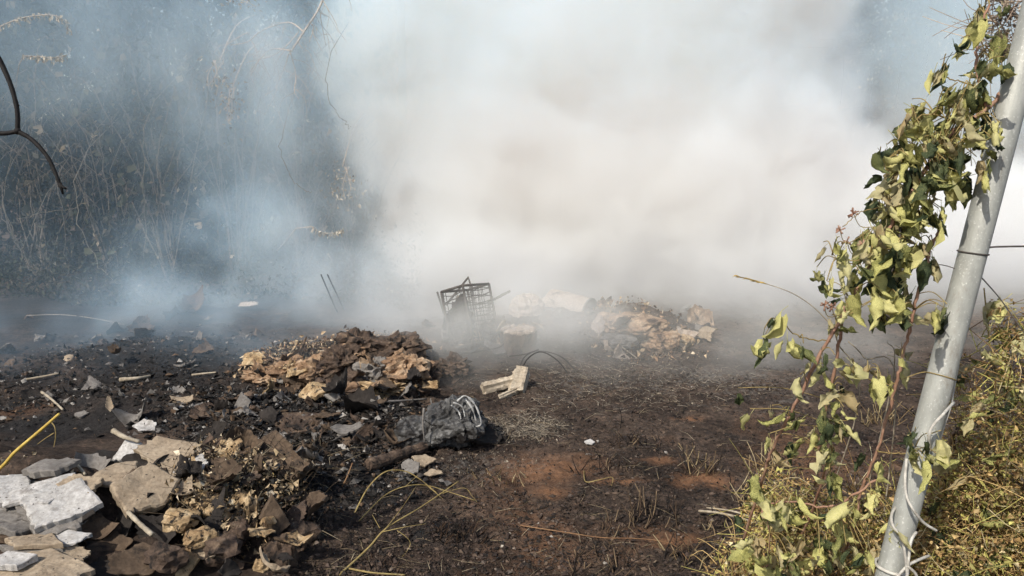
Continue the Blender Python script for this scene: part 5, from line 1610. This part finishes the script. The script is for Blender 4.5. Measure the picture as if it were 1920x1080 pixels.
# berry-like dry seed heads on the vine's outer twigs
e = empty('seed_head_twig', T(1600, 400, 1.35), 'small dry star-shaped seed heads sticking out left of the vine', 'seed heads')
O_ = e.location
rng = random.Random(3)
for px, py in [(1600, 400), (1575, 432), (1588, 452), (1618, 460), (1546, 572), (1560, 575)]:
    mb = MB()
    c = T(px, py, 1.35) - O_
    for q in range(11):
        d = Vector((rng.gauss(0, 1), rng.gauss(0, 1), rng.gauss(.3, 1))).normalized() * rng.uniform(.006, .012)
        tube(mb, [c, c + d], .0010, .0016, 4)
    mb.build('seed_head', M['vinestem'], e)
    mb = MB()
    tube(mb, spline([c, c + Vector((.02, .01, -.025)), T(1640, 425 if py < 500 else 560, 1.36) - O_], 5), .0008, .0009, 4)
    mb.build('stalk', M['drystem'], e)

# long grass stalk with a pale seed head
e = empty('grass_stalk', gnd(.72, 1.95), 'long pale grass stalk with drooping seed head pointing left, before the smoke', 'grass stalk')
O_ = e.location
mb = MB()
tube(mb, [p - O_ for p in spline([O_, T(1600, 800, 1.72), T(1570, 640, 1.6), T(1540, 590, 1.58), T(1490, 552, 1.57), T(1430, 530, 1.56), T(1385, 518, 1.55)], 9)], .0018, .0007, 5)
mb.build('stem', M['stick'], e)
mb = MB()
rng = random.Random(5)
for i in range(34):
    t = i / 33
    c = T(1438 - 56 * t, 533 - 15 * t, 1.555) - O_
    d = Vector((-.010, rng.uniform(-.003, .003), rng.uniform(-.001, .005)))
    tube(mb, [c, c + d * .5 + Vector((0, 0, .001)), c + d], .0011, .0004, 4)
mb.build('seed_head', M['yellowstalk'], e)

# ------------------------------------------------------------------ dry creeper mass at the lower right
def mass(name, label, cells, nbits, nstr, nleaf, seed, pal, bit=(.008, .028), lsz=(34, 60)):
    rs = np.random.RandomState(seed)
    rng = random.Random(seed)
    c0 = Vector(cells[0][0])
    base = Vector((c0.x, c0.y, H(c0.x, c0.y)))
    e = empty(name, base, label, 'creeper', 'dry creeper at the lower right')
    C = np.array([c[0] for c in cells])
    Rr = np.array([c[1] for c in cells])
    w = np.prod(Rr, 1) ** .8
    def pts(n, shell=True):
        k = rs.choice(len(cells), n, p=w / w.sum())
        d = rs.normal(size=(n, 3))
        d /= np.linalg.norm(d, axis=1)[:, None]
        r = (0.35 + 0.75 * rs.random(n) ** .55)[:, None]
        p = C[k] + d * Rr[k] * r
        p[:, 2] = np.maximum(p[:, 2], hgt(p[:, 0], p[:, 1]) + .005)
        return p
    P_ = pts(nbits)
    keep = vn(P_[:, 0] * 11, P_[:, 1] * 11, P_[:, 2] * 11) > .30
    P_ = P_[keep]
    tone = .45 + 1.1 * vn(P_[:, 0] * 7, P_[:, 1] * 7, P_[:, 2] * 7)
    n = len(P_)
    o = leafcloud('dry_tangle', M['dryleaf'], P_ - np.array(base), bit[0] + (bit[1] - bit[0]) * rs.random(n) ** 2, pick(rs, n, pal) * tone[:, None], rs, .1, .35, .7, e)
    tag(o, kind='stuff')
    mb = MB()
    for p in pts(nstr):
        p = Vector(p) - base
        d = Vector((rng.gauss(0, 1), rng.gauss(0, 1), rng.gauss(0.1, .7))).normalized() * rng.uniform(.04, .16)
        tube(mb, spline([p, p + d * .5 + Vector((rng.gauss(0, .012), rng.gauss(0, .012), rng.gauss(0, .012))), p + d], 3), .0011, .0006, 3, tuple(pick(rs, 1, pal)[0]))
    tag(mb.build('dry_strands', M['straw'], e), kind='stuff')
    for p in pts(nleaf):
        p = Vector(p)
        leaf(e, p, rng.uniform(*lsz) * depth(p) / F, rng, .9)
    return e
DRYC = [(4, (0.42, 0.27, 0.11)), (4, (0.58, 0.41, 0.18)), (1.8, (0.22, 0.13, 0.055)), (.6, (0.06, 0.042, 0.025)), (4.2, (0.55, 0.50, 0.15)), (1.4, (0.64, 0.54, 0.32))]
def cell(px, py, t, rx, ry, rz): return (tuple(T(px, py, t)), (rx, ry, rz))
mass('dry_creeper', 'dense brown dry creeper mound right of the pole\'s foot',
     [cell(1850, 1010, 1.62, .22, .20, .16), cell(1960, 930, 1.66, .22, .22, .18), cell(1840, 900, 1.68, .13, .15, .09), cell(1930, 800, 1.72, .15, .15, .10), cell(1960, 1130, 1.6, .30, .28, .25), cell(1780, 1120, 1.65, .18, .22, .2),
      ((1.15, 1.45, .35), (.42, .35, .36)), ((1.55, 1.6, .45), (.40, .35, .42))],
     90000, 4200, 290, 41, DRYC, (.005, .019), (38, 70))
mass('dry_creeper', 'loose yellow-green creeper and dry grass left of the pole\'s foot',
     [cell(1530, 1000, 1.75, .17, .16, .055), cell(1440, 985, 1.85, .07, .10, .04), cell(1600, 1050, 1.7, .17, .16, .06), cell(1480, 930, 1.85, .10, .12, .04), cell(1500, 1090, 1.7, .2, .16, .08), cell(1640, 960, 1.75, .08, .1, .05),
      ((.72, 1.75, .22), (.22, .2, .22))],
     15000, 1300, 130, 42, DRYC, (.005, .020))
mass('dry_creeper', 'sparse leafy creeper right of the pole, before the pale smoke',
     [cell(1850, 700, 1.55, .07, .08, .05), cell(1900, 660, 1.55, .06, .08, .06), cell(1880, 600, 1.57, .05, .06, .04), cell(1820, 760, 1.55, .04, .06, .05), cell(1900, 760, 1.6, .08, .1, .05), cell(1790, 690, 1.45, .02, .03, .03)],
     1300, 130, 42, 43, DRYC, (.006, .016))
mass('dry_creeper', 'few pale withered tufts behind the pole\'s top in the corner',
     [cell(1870, 60, 1.55, .035, .04, .035), cell(1885, 20, 1.55, .04, .04, .03), cell(1860, 90, 1.5, .03, .03, .025)], 420, 60, 6, 44, [(3, (.60, .48, .36)), (2, (.46, .34, .25)), (1, (.2, .14, .1))], (.005, .014))
stalk('thin tan stem rising right of the pole among dry grass', [gnd(1.2, 1.55), T(1868, 760, 1.6), T(1855, 640, 1.6), T(1845, 540, 1.6)], .002, .0015, 'drystem', group='thin stems at the pole')
stalk('dark thin stem arching out right behind the pole', [T(1840, 520, 1.5), T(1875, 560, 1.5), T(1910, 610, 1.5), T(1960, 680, 1.5)], .0013, .001, 'bark', group='thin stems at the pole')
stalk('thin pale stem crossing low between vine and pole', [gnd(.9, 1.7), T(1680, 760, 1.6), T(1620, 670, 1.6), T(1590, 640, 1.6)], .0018, .001, 'stick', group='thin stems at the pole')
stalk('thin upright straw between the vine shoots', [gnd(.86, 1.85), T(1664, 760, 1.6), T(1664, 640, 1.6)], .0018, .001, 'stick', group='thin stems at the pole')
stalk('thin dark stem bowing left from the pole\'s middle', [T(1795, 505, 1.40), T(1760, 496, 1.40), T(1700, 498, 1.40), T(1670, 495, 1.40)], .0009, .0007, 'bark', group='thin stems at the pole')
stalk('thin olive stem reaching left from the pole at the lower wire tie', [T(1770, 700, 1.42), T(1730, 698, 1.43), T(1690, 712, 1.43)], .0012, .0009, 'drystem', group='thin stems at the pole')
strip('pinkish dry leaf scrap in the creeper right of the pole', [(1800, 850), (1790, 825), (1800, 810), (1815, 830)], 1.62, 26, 'orange', 'dry_scrap')
